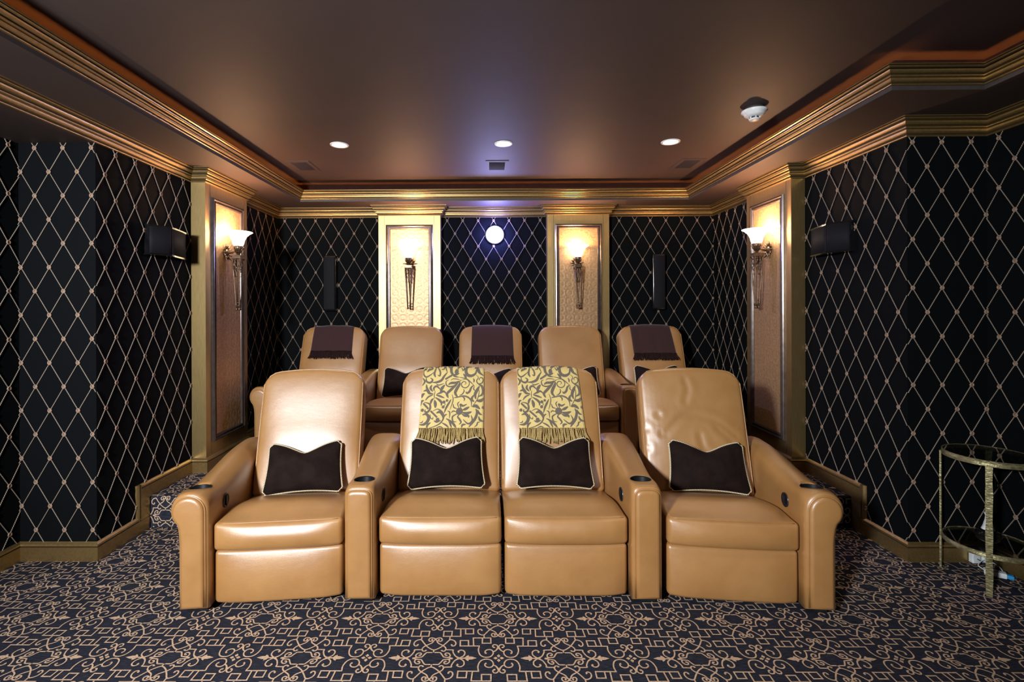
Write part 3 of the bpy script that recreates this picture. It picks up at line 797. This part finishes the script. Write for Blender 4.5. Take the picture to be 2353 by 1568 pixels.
def arm_profile(xl, xr, zt, roll):
    """closed cross-section (x,z) from inner-bottom over the top; roll: -1 scroll on the left, 1 on the right, 0 straight"""
    zb = .03; pts = []
    if roll == 0:
        w = (xr - xl) / 2; cx = (xl + xr) / 2; hh = .052
        pts = [(xr, zb), (xr, .15), (xr, .30), (xr, .42)]
        pts += [(cx + w * (abs(math.cos(a)) ** .62) * (1 if math.cos(a) >= 0 else -1), zt - hh + hh * math.sin(a) ** .75 if math.sin(a) > 0 else zt - hh) for a in [PI * (k / 28 + .35 * math.sin(2 * PI * k / 28) / (2 * PI)) for k in range(29)]]
        pts += [(xl, .42), (xl, .30), (xl, .15), (xl, zb)]
        return pts
    R = .083
    # build with scroll on the left in coordinates of inner edge = xr, outer leg edge = xl
    ix, ox = (xr, xl) if roll < 0 else (-xl, -xr)
    cx = ix - R; cz = zt - R
    q = [(ix, zb), (ix, .15), (ix, .30), (ix, .40)]
    for a in range(0, 226, 15):
        t = math.radians(a); rx = R; rz = R
        q.append((cx + rx * math.cos(t) * (1.0 if a < 90 else 1.0), cz + rz * math.sin(t)))
    xe, ze = q[-1]
    q += [(xe + (ox - xe) * .45, ze - .016), (ox - .003, ze - .040), (ox, ze - .075), (ox, .25), (ox, .13), (ox, zb)]
    if roll > 0: q = [(-x, z) for x, z in q][::-1]
    return q
def inset(q, d):
    n = len(q); out = []
    P = [Vector(p) for p in q]
    area = sum(P[i].x * P[(i + 1) % n].y - P[(i + 1) % n].x * P[i].y for i in range(n)); sg = 1 if area > 0 else -1
    for i in range(n):
        a, b_, c = P[i - 1], P[i], P[(i + 1) % n]
        d1 = (b_ - a); d2 = (c - b_)
        d1 = d1.normalized() if d1.length > 1e-9 else Vector((1, 0)); d2 = d2.normalized() if d2.length > 1e-9 else d1
        n1 = Vector((-d1.y, d1.x)) * sg; n2 = Vector((-d2.y, d2.x)) * sg
        b2 = n1 + n2; b2 = b2 / max(.6, b2.dot(n1)) if b2.length > 1e-6 else n1
        v = b_ + b2 * d
        out.append((v.x, max(v.y, .03 if True else v.y)))
    return out
def zt_at(y): return .560 + .050 * sstep((y - .13) / .50) + .010 * math.exp(-((y - .02) / .05) ** 2)
def make_arm(L, parent, roll, switch, xf=None, Y0=-.038, cup=True):
    """L(y) -> (xl, xr)"""
    ys = [(Y0 + .001, .022), (Y0 - .001, .015), (Y0 + .002, .008), (Y0 + .010, .002), (Y0 + .022, 0)] + [(y, 0) for y in (.02, .06, .10, .14, .19, .25, .32, .40, .50, .60, .68, .74)] + [(.77, .004), (.785, .02)]
    vs = []; fs = []; k = None
    for y, ins in ys:
        xl, xr = L(y); q = arm_profile(xl, xr, zt_at(y), roll)
        # the arm top is flattened round the cup
        q2 = []; bl = math.exp(-((y - .070) / .078) ** 4); zt = zt_at(y)
        hh = .052 if roll == 0 else .083; fl = .86 if roll == 0 else .84
        for x, z in q:
            s_ = (z - (zt - hh)) / hh
            if s_ > fl: z = zt - hh + hh * (s_ * (1 - bl) + (fl + .02 * (s_ - fl)) * bl)
            elif s_ > .35: z += hh * bl * .05 * sstep((s_ - .35) / .3)
            q2.append((x, min(z, zt - hh + hh * max(fl, s_ * (1 - bl)) + .0001) if s_ <= fl else z))
        if ins: q2 = inset(q2, ins)
        k = len(q2); vs += [(x, y, z) for x, z in q2]
    for i in range(len(ys) - 1):
        for j in range(k):
            j2 = (j + 1) % k; fs.append((i * k + j, i * k + j2, (i + 1) * k + j2, (i + 1) * k + j))
    fs.append(tuple(range(k))); fs.append(tuple((len(ys) - 1) * k + j for j in range(k)))
    mb = MB(); mb.add(vs, fs)
    arm = mb.build('armrest', LEATHER, None, xf)
    xl, xr = L(.075)
    if roll < 0: ccx = xr - .083
    elif roll > 0: ccx = xl + .083
    else: ccx = (xl + xr) / 2
    cc = Vector((ccx, .070, zt_at(.07) - ((1 - .86) * .052 if roll == 0 else (1 - .84) * .083 + .0035)))
    if xf: cc = xf @ cc
    if cup:
        cmb = MB(); lathe(cmb, [(.0, -.075), (.0475, -.075), (.0475, .06), (.0, .06)], tuple(cc), 32)
        cut = cmb.build('cutter', M_CUP)
        md = arm.modifiers.new('b', 'BOOLEAN'); md.operation = 'DIFFERENCE'; md.object = cut; md.solver = 'EXACT'
        dg = bpy.context.evaluated_depsgraph_get(); dg.update()
        me = bpy.data.meshes.new_from_object(arm.evaluated_get(dg)); arm.modifiers.clear(); arm.data = me
        bpy.data.objects.remove(cut, do_unlink=True)
    arm.parent = parent
    if cup:
        mb = MB(); lathe(mb, [(.0, -.070), (.043, -.070), (.0455, -.002), (.0480, .0018), (.0500, .0022), (.0515, -.002), (.0470, -.004), (.0470, -.074), (.0, -.074)], tuple(cc), 36, close=False)
        mb.build('cup_holder', M_CUP, arm)
    # raised front panel
    mb = MB(); vs = []; fs = []
    xl, xr = L(Y0); q0 = arm_profile(xl, xr, zt_at(Y0) - .002, roll)
    q0 = [(x, z) for x, z in q0]
    lay = [(Y0 + .016, .019), (Y0 - .003, .0145), (Y0 - .010, .0165), (Y0 - .0145, .0215), (Y0 - .0165, .027), (Y0 - .0172, .032)]
    for y, ins in lay:
        q = inset(q0, ins); q = [(x, max(z, .034)) for x, z in q]; vs += [(x, y, z) for x, z in q]
    k = len(q0)
    for i in range(len(lay) - 1):
        for j in range(k): j2 = (j + 1) % k; fs.append((i * k + j, i * k + j2, (i + 1) * k + j2, (i + 1) * k + j))
    fs.append(tuple((len(lay) - 1) * k + j for j in range(k)))
    mb.add(vs, fs); mb.build('front_panel', LEATHER, arm, xf)
    # piping round the panel
    mb = MB(); q = inset(q0, .0125); q = [p_ for p_ in q if p_[1] > .032]
    tube(mb, [(x, Y0 - .001, z) for x, z in q], .0036, 6); mb.build('piping', LEATHER, arm, xf)
    if switch:
        xl, xr = L(.15); X = xr if switch > 0 else xl; s = 1 if switch > 0 else -1
        mb = MB(); n = 24
        lathe(mb, [(.034, -.002 * s), (.034, .004 * s), (.029, .005 * s), (.027, .002 * s), (.0, .002 * s)], (X, .15, .455), n, axis='X', close=False)
        box(mb, (X + .002 * s - .002, .144, .432), (X + .002 * s + .006 * (s > 0) + (0 if s > 0 else -.0) + (.0 if s > 0 else .0), .156, .478))
        if s < 0: box(mb, (X - .008, .144, .432), (X, .156, .478))
        mb.build('seat_switch', M_BLACK, arm, xf)
    # plinth foot
    xl, xr = L(.0); mb = MB(); box(mb, (xl + .02, Y0 + .04, 0), (xr - .02, .70, .032)); mb.build('plinth', M_BLACK, arm, xf)
    return arm
def make_recliner(loc, rz, label, group):
    root = empty('recliner', loc, rz, label, 'recliner', group)
    mb = MB(); rbox(mb, (0, .27, .152), (SW - .001, .27, .120), .018, (10, 6, 8), f_foot); mb.build('footrest', LEATHER, root)
    mb = MB(); rbox(mb, (0, .305, .340), (SW, .315, .064), .020, (14, 14, 6), f_seat)
    def sp(x): 
        v = f_seat(Vector((x, -.308, .060))); return (v[0], v[1] + .305, v[2] + .340 + .0015)
    tube(mb, [sp(x) for x in [-.27 + .54 * i / 20 for i in range(21)]], .0018, 6)
    mb.build('seat', LEATHER, root)
    mb = MB(); rbox(mb, (0, 0, 0), (.30, .070, HB), .030, (18, 4, 18), f_back)
    edge = []
    for t in [i / 16 for i in range(17)]: edge.append((-.30 + .0095, -.0612, -HB + .05 + t * (2 * HB - .08)))
    for t in [i / 20 for i in range(1, 20)]: edge.append((-.29 + .58 * t, -.0612, HB - .008))
    for t in [i / 16 for i in range(17)]: edge.append((.30 - .0095, -.0612, HB - .03 - t * (2 * HB - .08)))
    tube(mb, [f_back(Vector(p_)) + Vector((0, -.001, 0)) for p_ in edge], .0032, 6)
    mb.build('backrest', LEATHER, root)
    mb = MB(); box(mb, (-.25, .06, 0), (.25, .70, .034)); box(mb, (-.291, .46, .034), (.291, .66, .27)); mb.build('plinth', M_BLACK, root)
    return root
F1, F2, F3, F4 = (-.993, 2.290), (-.2425, 2.330), (.3560, 2.330), (1.1215, 2.292)
A6 = math.radians(6.3)
GF, GB = 'front-row tan leather recliners', 'back-row tan leather recliners'
rc1 = make_recliner((*F1, 0), A6, 'front-row tan recliner at the far left, its backrest shining white', GF)
rc2 = copy_tree(rc1, (*F2, 0), 0, 'front-row recliner under the patterned throw, just left of centre')
rc3 = copy_tree(rc1, (*F3, 0), 0, 'front-row recliner under the patterned throw, just right of centre')
rc4 = copy_tree(rc1, (*F4, 0), -A6, 'front-row recliner at the far right with creased matt backrest and no throw')
bk = [c for c in rc4.children if c.name.startswith('backrest')][0]; bk.data = bk.data.copy()
CREASE = [((-.17, .66), (-.05, .76), (.10, .74), (.22, .66)), ((-.27, .58), (-.19, .66)), ((-.27, .68), (-.20, .76)), ((.02, .66), (.03, .60), (.06, .56)), ((.12, .70), (.20, .62), (.25, .52)), ((-.03, .96), (-.02, .90), (-.04, .84))]
CREASE = [catmull([(a, b_, 0) for a, b_ in c], 8) for c in CREASE]
bmc = bmesh.new(); bmc.from_mesh(bk.data)
bmesh.ops.subdivide_edges(bmc, edges=[e for e in bmc.edges if all(v.co.y < .75 for v in e.verts)], cuts=2, use_grid_fill=True)
for v in bmc.verts:
    if v.normal.y < -.5 or v.co.y < .80:
        d = min((math.hypot(v.co.x - q.x, v.co.z - q.y) for c in CREASE for q in c))
        v.co.y += .0030 * math.exp(-(d / .016) ** 2) - .0018 * math.exp(-((d - .032) / .020) ** 2)
bmc.to_mesh(bk.data); bmc.free()
BR = [-1.489, -.751, .003, .756, 1.515]; YBR = 3.99
blab = ['back-row recliner farthest left, below the left wall speaker', 'back-row recliner in front of the bright white pilaster, bare backrest', 'middle back-row recliner below the projector',
        'back-row recliner in front of the beige pilaster, bare backrest', 'back-row recliner farthest right, below the right wall speaker']
brs = []
for x, lab in zip(BR, blab):
    c = copy_tree(rc1, (x, YBR, Z2), 0, lab); c['group'] = GB; brs.append(c)
# armrests (shared arms belong to one neighbour)
bpy.context.view_layer.update()
def mw(o): return Matrix.Translation(o.location) @ Matrix.Rotation(o.rotation_euler.z, 4, 'Z')
make_arm(lambda y: (-SW - .008 - .128, -SW - .006), rc1, -1, 1)
x2 = mw(rc1).inverted() @ Matrix.Translation((0, F2[1], 0))
make_arm(lambda y: (-.688 - .085 * max(0, y), -.545 + .005 * y), rc1, 0, 1, x2)
make_arm(lambda y: (.657 - .005 * y, .798 + .085 * max(0, y)), rc3, 0, -1, Matrix.Translation((-F3[0], 0, 0)))
make_arm(lambda y: (SW + .006, SW + .008 + .128), rc4, 1, -1)
def dup_child(src, par):
    c = src.copy(); COL.objects.link(c); c.parent = par
    for ch in src.children: dup_child(ch, c)
    return c
a0 = make_arm(lambda y: (-SW - .006 - .128, -SW - .006), brs[0], -1, 1)
inner = None
for i in range(4):
    if inner is None: inner = make_arm(lambda y: (SW + .006, SW + .140), brs[0], 0, 1)
    else: dup_child(inner, brs[i])
make_arm(lambda y: (SW + .006, SW + .006 + .128), brs[4], 1, -1)

# ------------------------------------------------------------------ pillows
def pillow_mesh():
    W2, H2 = .200, .142
    nu, nv = 30, 22
    def outline(u, v):
        # u,v in [-1,1]
        x = u * W2 * (1.0 - .055 * (1 - v * v)) * (1.045 - .045 * v)
        z = v * H2 * (1 - .05 * (1 - u * u))
        if v > 0: z -= .060 * (v ** 2.0) * math.exp(-(abs(u) / .50) ** 1.6)
        else: z += .012 * v * v * (1 - u * u)
        r = max(0, abs(u) - .86) / .14 * max(0, abs(v) - .80) / .20
        x -= math.copysign(.018 * r ** 1.5, u); z -= math.copysign(.018 * r ** 1.5, v)
        return x, z
    mb = MB(); vs = []; idx = {}
    for side in (-1, 1):
        for i in range(nu + 1):
            for j in range(nv + 1):
                u = -1 + 2 * i / nu; v = -1 + 2 * j / nv
                u = math.sin(u * PI / 2 * .97) / math.sin(PI / 2 * .97); v = math.sin(v * PI / 2 * .97) / math.sin(PI / 2 * .97)
                x, z = outline(u, v)
                e = (max(0, 1 - abs(u) ** 2.4) ** .55) * (max(0, 1 - abs(v) ** 2.4) ** .55)
                th = .066 * e * (1 - .30 * math.exp(-(u / .16) ** 2) * max(0, v))
                th += .003 * math.sin(7 * u + 3 * v) * e
                edge = i in (0, nu) or j in (0, nv)
                if edge:
                    if side == 1: idx[(1, i, j)] = idx[(-1, i, j)]; continue
                idx[(side, i, j)] = len(vs); vs.append((x, side * th, z))
    fs = []
    for side in (-1, 1):
        for i in range(nu):
            for j in range(nv): fs.append((idx[(side, i, j)], idx[(side, i + 1, j)], idx[(side, i + 1, j + 1)], idx[(side, i, j + 1)]))
    mb.add(vs, fs)
    ring = []
    for i in range(40): ring.append(outline(-1 + 2 * i / 40, 1))
    for i in range(30): ring.append(outline(1, 1 - 2 * i / 30))
    for i in range(40): ring.append(outline(1 - 2 * i / 40, -1))
    for i in range(30): ring.append(outline(-1, -1 + 2 * i / 30))
    cm = MB(); tube(cm, [(x, 0, z) for x, z in ring], .0058, 8, closed=True)
    return mb, cm
pm, cm = pillow_mesh()
def place_pillow(src, x, y, z, lean, rz, roll, label, group):
    if src is None:
        r = empty('lumbar_pillow', (x, y, z), 0, label, 'pillow', group)
        pm.build('pillow_body', M_VELVET, r); cm.build('cord_trim', M_TRIMCORD, r)
    else:
        r = copy_tree(src, (x, y, z), 0, label); r['group'] = group
    r.rotation_euler = (-math.radians(lean), math.radians(roll), rz); return r
GP, GPB = 'brown velvet pillows on the front row', 'brown velvet pillows on the back row'
P0 = place_pillow(None, -1.045, 2.745, .505, 23, A6, -1.5, 'brown velvet pillow with rope trim on the far left front recliner', GP)
place_pillow(P0, -.250, 2.765, .525, 22, .04, -.5, 'brown velvet pillow on the front recliner just left of centre', GP)
place_pillow(P0, .358, 2.765, .525, 22, 0, .5, 'brown velvet pillow on the front recliner just right of centre', GP)
place_pillow(P0, 1.205, 2.745, .508, 23, -A6, .8, 'brown velvet pillow with rope trim on the far right front recliner', GP)
place_pillow(P0, -.765, 4.44, .725, 22, 0, -1, 'brown velvet pillow on the bare back-row recliner before the white pilaster', GPB)
place_pillow(P0, .0, 4.44, .712, 22, 0, 0, 'brown velvet pillow on the middle back-row recliner, mostly hidden', GPB)
place_pillow(P0, .765, 4.44, .730, 22, 0, 0, 'brown velvet pillow corner showing behind the right front-row throw', GPB)
place_pillow(P0, 1.505, 4.44, .735, 22, 0, 0, 'brown velvet pillow on the far right back-row recliner', GPB)

# ------------------------------------------------------------------ throws
bmx = bmesh.new(); bmx.from_mesh([c for c in rc1.children if c.name.startswith('backrest')][0].data)
BVH = BVHTree.FromBMesh(bmx)
def drape(x, s):
    """s in metres: 0 at crest, positive down the front, negative down the rear; returns chair-local point just off the backrest"""
    spine = Vector((x, .7734, .9677))
    if s > .06:
        # down the front: cast perpendicular to the recline
        h = .93 - (s - .10) * math.cos(RA)
        o = Vector((x, .76 - (s - .10) * math.sin(RA), h)); d = Vector((0, -math.cos(RA), math.sin(RA)))
        st_ = o + d * .5
        hit = BVH.ray_cast(st_, -d)
    else:
        a = (s - .06) / .09      # 0 at front shoulder .. 
        ang = (PI - RA) + (s - .06) / .058
        d = Vector((0, math.cos(ang) , math.sin(ang)))
        st_ = spine + d * .5
        hit = BVH.ray_cast(st_, -d)
    if hit[0] is None: return spine, Vector((0, -1, 0))
    return hit[0], hit[1]
def throw(chair, label, group, xc, w, sf, sb, mats, skew, fr_n, fr_len, damask=False, fr_r=.0022, wave=.004, name='throw_blanket'):
    T = mw(chair)
    root = empty(name, T @ Vector((xc, .70, .97)), chair.rotation_euler.z, label, 'throw', group)
    inv = (Matrix.Translation(root.location) @ Matrix.Rotation(root.rotation_euler.z, 4, 'Z')).inverted() @ T
    xl_ = lambda t: xc - w / 2 + skew[0] * t; xr_ = lambda t: xc + w / 2 + skew[1] * t
    ns, nx = 44, 26
    def at(u, s, off=.007):
        t = max(0, s) / sf; x = xl_(t) * (1 - u) + xr_(t) * u
        p_, n_ = drape(x, s)
        if n_.y > .0 and s > .06: n_ = Vector((0, -1, .3)).normalized()
        wv = wave * (.3 + t) * (math.sin(u * 17 + 1.3) * .6 + math.sin(u * 31) * .3 + .6)
        return inv @ (p_ + n_ * (off + wv))
    vs = []; fs = []
    for i in range(ns + 1):
        s = -sb + (sf + sb) * i / ns
        for j in range(nx + 1): vs.append(at(j / nx, s))
    for i in range(ns):
        for j in range(nx): fs.append((i * (nx + 1) + j, i * (nx + 1) + j + 1, (i + 1) * (nx + 1) + j + 1, (i + 1) * (nx + 1) + j))
    mb = MB(); mb.add(vs, fs)
    cl = mb.build('blanket', mats[0], root)
    so = cl.modifiers.new('thick', 'SOLIDIFY'); so.thickness = .005; so.offset = -1
    fm = MB()
    for row in range(2):
        for k in range(fr_n):
            u = (k + .5 + random.uniform(-.3, .3)) / fr_n
            L = fr_len * random.uniform(.85, 1.08); dx = random.uniform(-.010, .010)
            pts = []
            for q in range(5):
                t = q / 4
                p_ = at(u, sf - .004 + L * t, .009 + row * .003 + .002 * random.random())
                p_ = p_ + Vector((dx * t * t + (u - .5) * .035 * t * t + .0015 * math.sin(t * 9 + k), 0, 0)); pts.append(p_)
            tube(fm, pts, [fr_r, fr_r, fr_r * 1.1, fr_r * 1.2, fr_r * .8], 5)
    fo_ = fm.build('fringe', mats[1], root); fo_['kind'] = 'stuff'
    if damask:
        dm = MB()
        for wd, pts in DAMASK:
            wd = wd * (1.0 if wd > 22 else 1.1)
            if len(pts) == 1:
                c = pts[0]; poly = [(c[0] + wd * math.cos(a), c[1] + wd * math.sin(a)) for a in [2 * PI * q / 12 for q in range(12)]]
                dm.add([dmap(at, sf, p_) for p_ in poly], [tuple(range(12))], smooth=False); continue
            P = catmull([(x, y, 0) for x, y in pts], 5) if len(pts) > 2 else [Vector((pts[0][0] * (1 - t) + pts[1][0] * t, pts[0][1] * (1 - t) + pts[1][1] * t, 0)) for t in [q / 4 for q in range(5)]]
            n = len(P); vs = []
            bar = len(pts) == 2
            for i in range(n):
                a_ = P[max(0, i - 1)]; b_ = P[min(n - 1, i + 1)]; t_ = (b_ - a_).normalized(); nn = Vector((-t_.y, t_.x, 0))
                tt = i / (n - 1); ww = wd * (1 if bar else (.24 + .80 * math.sin(PI * min(1, max(0, tt))) ** .8)) / 2
                vs += [P[i] + nn * ww, P[i] - nn * ww]
            dm.add([dmap(at, sf, (v.x, v.y)) for v in vs], [(2 * i, 2 * i + 1, 2 * i + 3, 2 * i + 2) for i in range(n - 1)], smooth=False)
        dm.build('damask_motif', M_THROWP, root)
    return root
def dmap(at, sf, p_):
    x, y = p_; y = max(34, min(1212, y)); t = (y - 30) / 1180
    lo = 72 + 48 * t; hi = 1168 + 110 * t
    u = max(.004, min(.996, (x - lo) / (hi - lo)))
    return at(u, -.02 + (sf + .02) * t, .0088)
DTXT = """16:770,400 880,385 940,440 930,500 880,530 820,510 800,460 830,425 870,430 880,460 855,475
20:560,395 520,420 530,480 590,510 680,490 750,430 790,400
14:600,402 640,375 720,380 770,395
40:565,478 610,448 690,442 755,412
46:590,690 562,630 620,565 700,482 742,430
52:760,692 708,622 722,555 762,480 772,430
14:650,640 680,720 670,800 640,900
34:545,955 570,870 610,790 645,725
26:690,700 740,690 870,670 960,700 1010,760 1022,850
20:840,680 882,710 880,755
62:815,925
18:775,880 710,860 690,800
18:800,870 770,800 800,760
34:835,870 820,810 870,835 935,805
44:870,905 925,885 985,850
48:870,945 950,960 1035,932
36:860,965 920,1000 985,1000 990,1035
30:820,980 795,1015 835,1060 865,1110 830,1142
24:785,965 740,985 700,1020 720,1090 780,1100
18:765,935 705,920 670,950
46:1105,880 1132,950 1112,1040 1062,1120 1012,1185
30:1030,990 1062,1060 1040,1112 985,1128 895,1060
12:1030,850 1082,780 1122,700 1132,600 1112,520
42:1062,765 1012,722 1042,650
52:1088,720 1066,640 1098,560 1130,498
52:1098,745 1180,745 1232,700
44:1130,680 1192,640 1202,570 1168,498 1112,472
52:1040,850 1100,835 1178,885
36:1032,480 985,525 962,590 918,622 895,595
16:1040,495 1030,550 1066,582
18:1050,305 1092,350 1068,410 1110,462 1172,440 1182,380 1140,350 1108,380 1130,402
24:1005,365 1022,400 1020,440
18:730,340 820,360 890,380 960,430 1020,482
36:815,285 858,335 880,382
52:955,180 890,175 855,230 890,302 962,322 1030,285 1052,215
44:1082,105 1062,190 1102,260 1185,318
20:1000,212 1050,180 1070,150
26:955,115
34:1020,100 1080,72 1150,92
24:830,60 820,108 862,132 905,110
30:720,45 730,60 738,82
32:700,212 812,130
32:498,382 612,312
42:715,160 632,128 586,190 600,262 660,325 735,345
22:530,185 560,200 590,235
36:690,255
30:650,292 690,300 742,275
14:770,200 800,235 825,215 800,180
22:430,40 480,100 572,172
12:560,150 640,108 780,118
44:322,165
26:300,135 340,110 390,120
26:245,195 160,172 105,190
32:262,215 210,218 150,250
26:275,255 220,305 150,342 100,300 92,240 150,205
36:310,205 288,280 318,345
28:345,205 392,255 392,320 350,305
16:385,190 440,160 462,215 410,228
16:470,140 482,200 525,262
42:525,255 470,330 430,400 350,432 270,435
34:150,355 165,418 232,440 270,392 225,355
32:88,355 132,420 98,492
12:342,575 332,650 342,722
52:345,735 368,800 376,868
38:352,690 430,735 475,780 478,832
38:325,705 292,748 280,805
26:312,645 232,680 180,742
32:362,650 440,672 522,702
42:312,632 240,620 192,572 128,585
36:372,640 440,612 492,590 545,625
36:322,582 312,530 360,502 432,560
52:440,600 456,540 502,478
38:268,478 250,535 298,592
36:168,468 188,540 245,598
18:345,458 395,482 485,452
27:520,770
20:572,745
27:515,852
10:520,775 545,810 515,850
42:112,700 122,650 156,622
34:110,832 118,760 158,742
32:150,790 252,882
28:148,905
34:165,772 262,800 284,870 250,932 198,930 198,892
30:298,918 425,1025
52:160,985 222,968 275,1020 262,1092 200,1142 126,1145
16:126,1112 165,1110 180,1080
14:295,968 310,1030 352,1052 352,1012
24:335,920 420,888 502,930 542,1005 530,1075 480,1132 400,1172 280,1205
52:405,955 470,932 528,990 545,1060
20:545,1030 570,985 600,980
34:440,1065
30:375,1080 430,1100 500,1075
34:262,1208 270,1150 322,1108
18:430,1195 500,1178 560,1205
28:520,1112 600,1152 655,1195
32:590,1045 650,1078 680,1140 705,1195
38:655,1065 740,1142 785,1195
18:600,918 642,940 652,1042
24:530,600 560,660 592,702
36:885,1195 895,1150 955,1142
32:1140,900 1175,960 1225,982
36:1165,1005 1200,1070 1272,1092
26:1232,860
20:1110,1185 1150,1150 1162,1110 1205,1100
18:850,548 862,590 832,640 785,658
14:900,60 960,50 1010,70
12:560,60 600,90 620,60"""
DAMASK = []
for ln in DTXT.split('\n'):
    a, b_ = ln.split(':'); DAMASK.append((float(a), [tuple(float(q) for q in t.split(',')) for t in b_.split()]))
GTH, GTB = 'yellow and taupe damask throws', 'plain dark brown throws on the back row'
throw(rc2, 'yellow throw with taupe floral scrolls over the front recliner just left of centre', GTH, .018, .372, .400, .16, (M_THROWG, M_FRINGE), (-.012, -.004), 40, .085, True, .0030, .0015)
throw(rc3, 'yellow throw with taupe floral scrolls over the front recliner just right of centre', GTH, -.010, .366, .400, .16, (M_THROWG, M_FRINGE), (.006, .026), 40, .085, True, .0030, .0015)
throw(brs[0], 'dark brown throw with ragged fringe on the far left back-row recliner', GTB, .0, .37, .285, .16, (M_THROWB, M_FRINGEB), (-.004, .006), 72, .075, False, .0024, .006)
throw(brs[2], 'dark brown throw with straight fringe on the middle back-row recliner', GTB, .015, .38, .335, .16, (M_THROWB, M_FRINGEB), (-.006, .006), 72, .080, False, .0024, .002)
throw(brs[4], 'dark brown throw on the far right back-row recliner', GTB, -.005, .37, .315, .16, (M_THROWB, M_FRINGEB), (.008, .030), 72, .070, False, .0024, .004)

# ------------------------------------------------------------------ side table and things round it
TC = (2.52, 2.51); TRD = .178
r = empty('side_table', (*TC, 0), 0, 'round hammered brass side table with glass top in the right corner', 'side table')
def ringband(mb, R, z0, z1, th):
    lathe(mb, [(R, z0), (R, z1), (R - th, z1), (R - th, z0), (R, z0)], n=56, close=False)
mb = MB(); ringband(mb, TRD, .622, .650, .006); mb.build('top_rim', M_TABLE, r)
mb = MB(); ringband(mb, TRD, .180, .204, .006); mb.build('shelf_rim', M_TABLE, r)
mb = MB(); lathe(mb, [(0, .641), (TRD - .007, .641), (TRD - .007, .649), (0, .649)], n=56); gt = mb.build('glass_top', M_GLASS, r); gt.data.shade_flat()
mb = MB(); lathe(mb, [(0, .194), (TRD - .007, .194), (TRD - .007, .202), (0, .202)], n=56); gt = mb.build('glass_shelf', M_GLASS, r); gt.data.shade_flat()
for ang in (225, 130, 45, -45):
    a = math.radians(ang); R_ = Matrix.Rotation(a, 4, 'Z'); mb = MB()
    ys = [0, .05, .11, .17, .23, .30, .36, .43, .49, .55, .60, .628]; vs = []
    for i, z in enumerate(ys):
        w_ = .0125 + .0012 * ((i * 7) % 3 - 1)
        for (dx, dy) in ((0, -w_), (.008, -w_), (.008, w_), (0, w_)): vs.append(R_ @ Vector((TRD - .001 + dx, dy, z)))
    fs = [(i * 4 + j, i * 4 + (j + 1) % 4, i * 4 + 4 + (j + 1) % 4, i * 4 + 4 + j) for i in range(len(ys) - 1) for j in range(4)] + [(0, 1, 2, 3), tuple(len(ys) * 4 - 4 + j for j in range(4))]
    mb.add(vs, fs, smooth=False); mb.build('leg', M_TABLE, r)
r = empty('decanter', (2.530, 2.525, .2025), 0, 'dark squat bottle with white neck on the glass shelf of the side table', 'bottle')
mb = MB(); lathe(mb, [(0, 0), (.036, 0), (.050, .012), (.054, .028), (.046, .046), (.024, .058), (0, .058)], n=32); mb.build('bottle_body', M_GLOSS, r)
mb = MB(); lathe(mb, [(.027, .056), (.020, .075), (.013, .105), (.011, .125), (.016, .140), (.012, .141), (0, .12)], n=24, close=False); mb.build('neck', M_WHITE2, r)
for x, lab in ((2.612, 'white outlet adapter low on the right return baseboard, left one'), (2.668, 'white outlet adapter low on the right return baseboard, right one by the corner')):
    r = empty('power_adapter', (x, ZJ - .017, .005), 0, lab, 'power adapter')
    mb = MB(); rbox(mb, (0, -.014, .040), (.022, .014, .036), .005, (2, 2, 2)); mb.build('adapter_body', M_WHITE2, r)
    mb = MB(); tube(mb, catmull([(0, -.028, .03), (.01, -.05, .022), (.035, -.075, .008), (.075, -.11, .005)], 5), .0022, 6); mb.build('wire', M_BLACK, r)
r = empty('charger_brick', (2.600, 2.560, 0), math.radians(-38), 'white charger block with a blue plug lying on the carpet under the side table', 'charger')
mb = MB(); rbox(mb, (0, 0, .016), (.042, .019, .013), .005, (3, 2, 2)); mb.build('charger_body', M_WHITE2, r)
mb = MB(); rbox(mb, (.052, 0, .014), (.016, .013, .009), .003, (2, 2, 2)); mb.build('plug', M_BLUE, r)
mb = MB(); tube(mb, catmull([(-.04, 0, .02), (-.06, .02, .03), (-.03, .07, .045), (.02, .075, .03), (.04, .05, .006)], 6), .0022, 6); mb.build('white_wire', M_WHITE2, r)
mb = MB(); tube(mb, catmull([(2.70, 2.655, .003), (2.66, 2.60, .004), (2.69, 2.50, .004), (2.695, 2.42, .004), (2.70, 2.30, .004), (2.69, 2.0, .004)], 6), .003, 6)
tag(mb.build('power_cable', M_BLACK), 'thin black cable running along the right baseboard under the side table', 'cable')
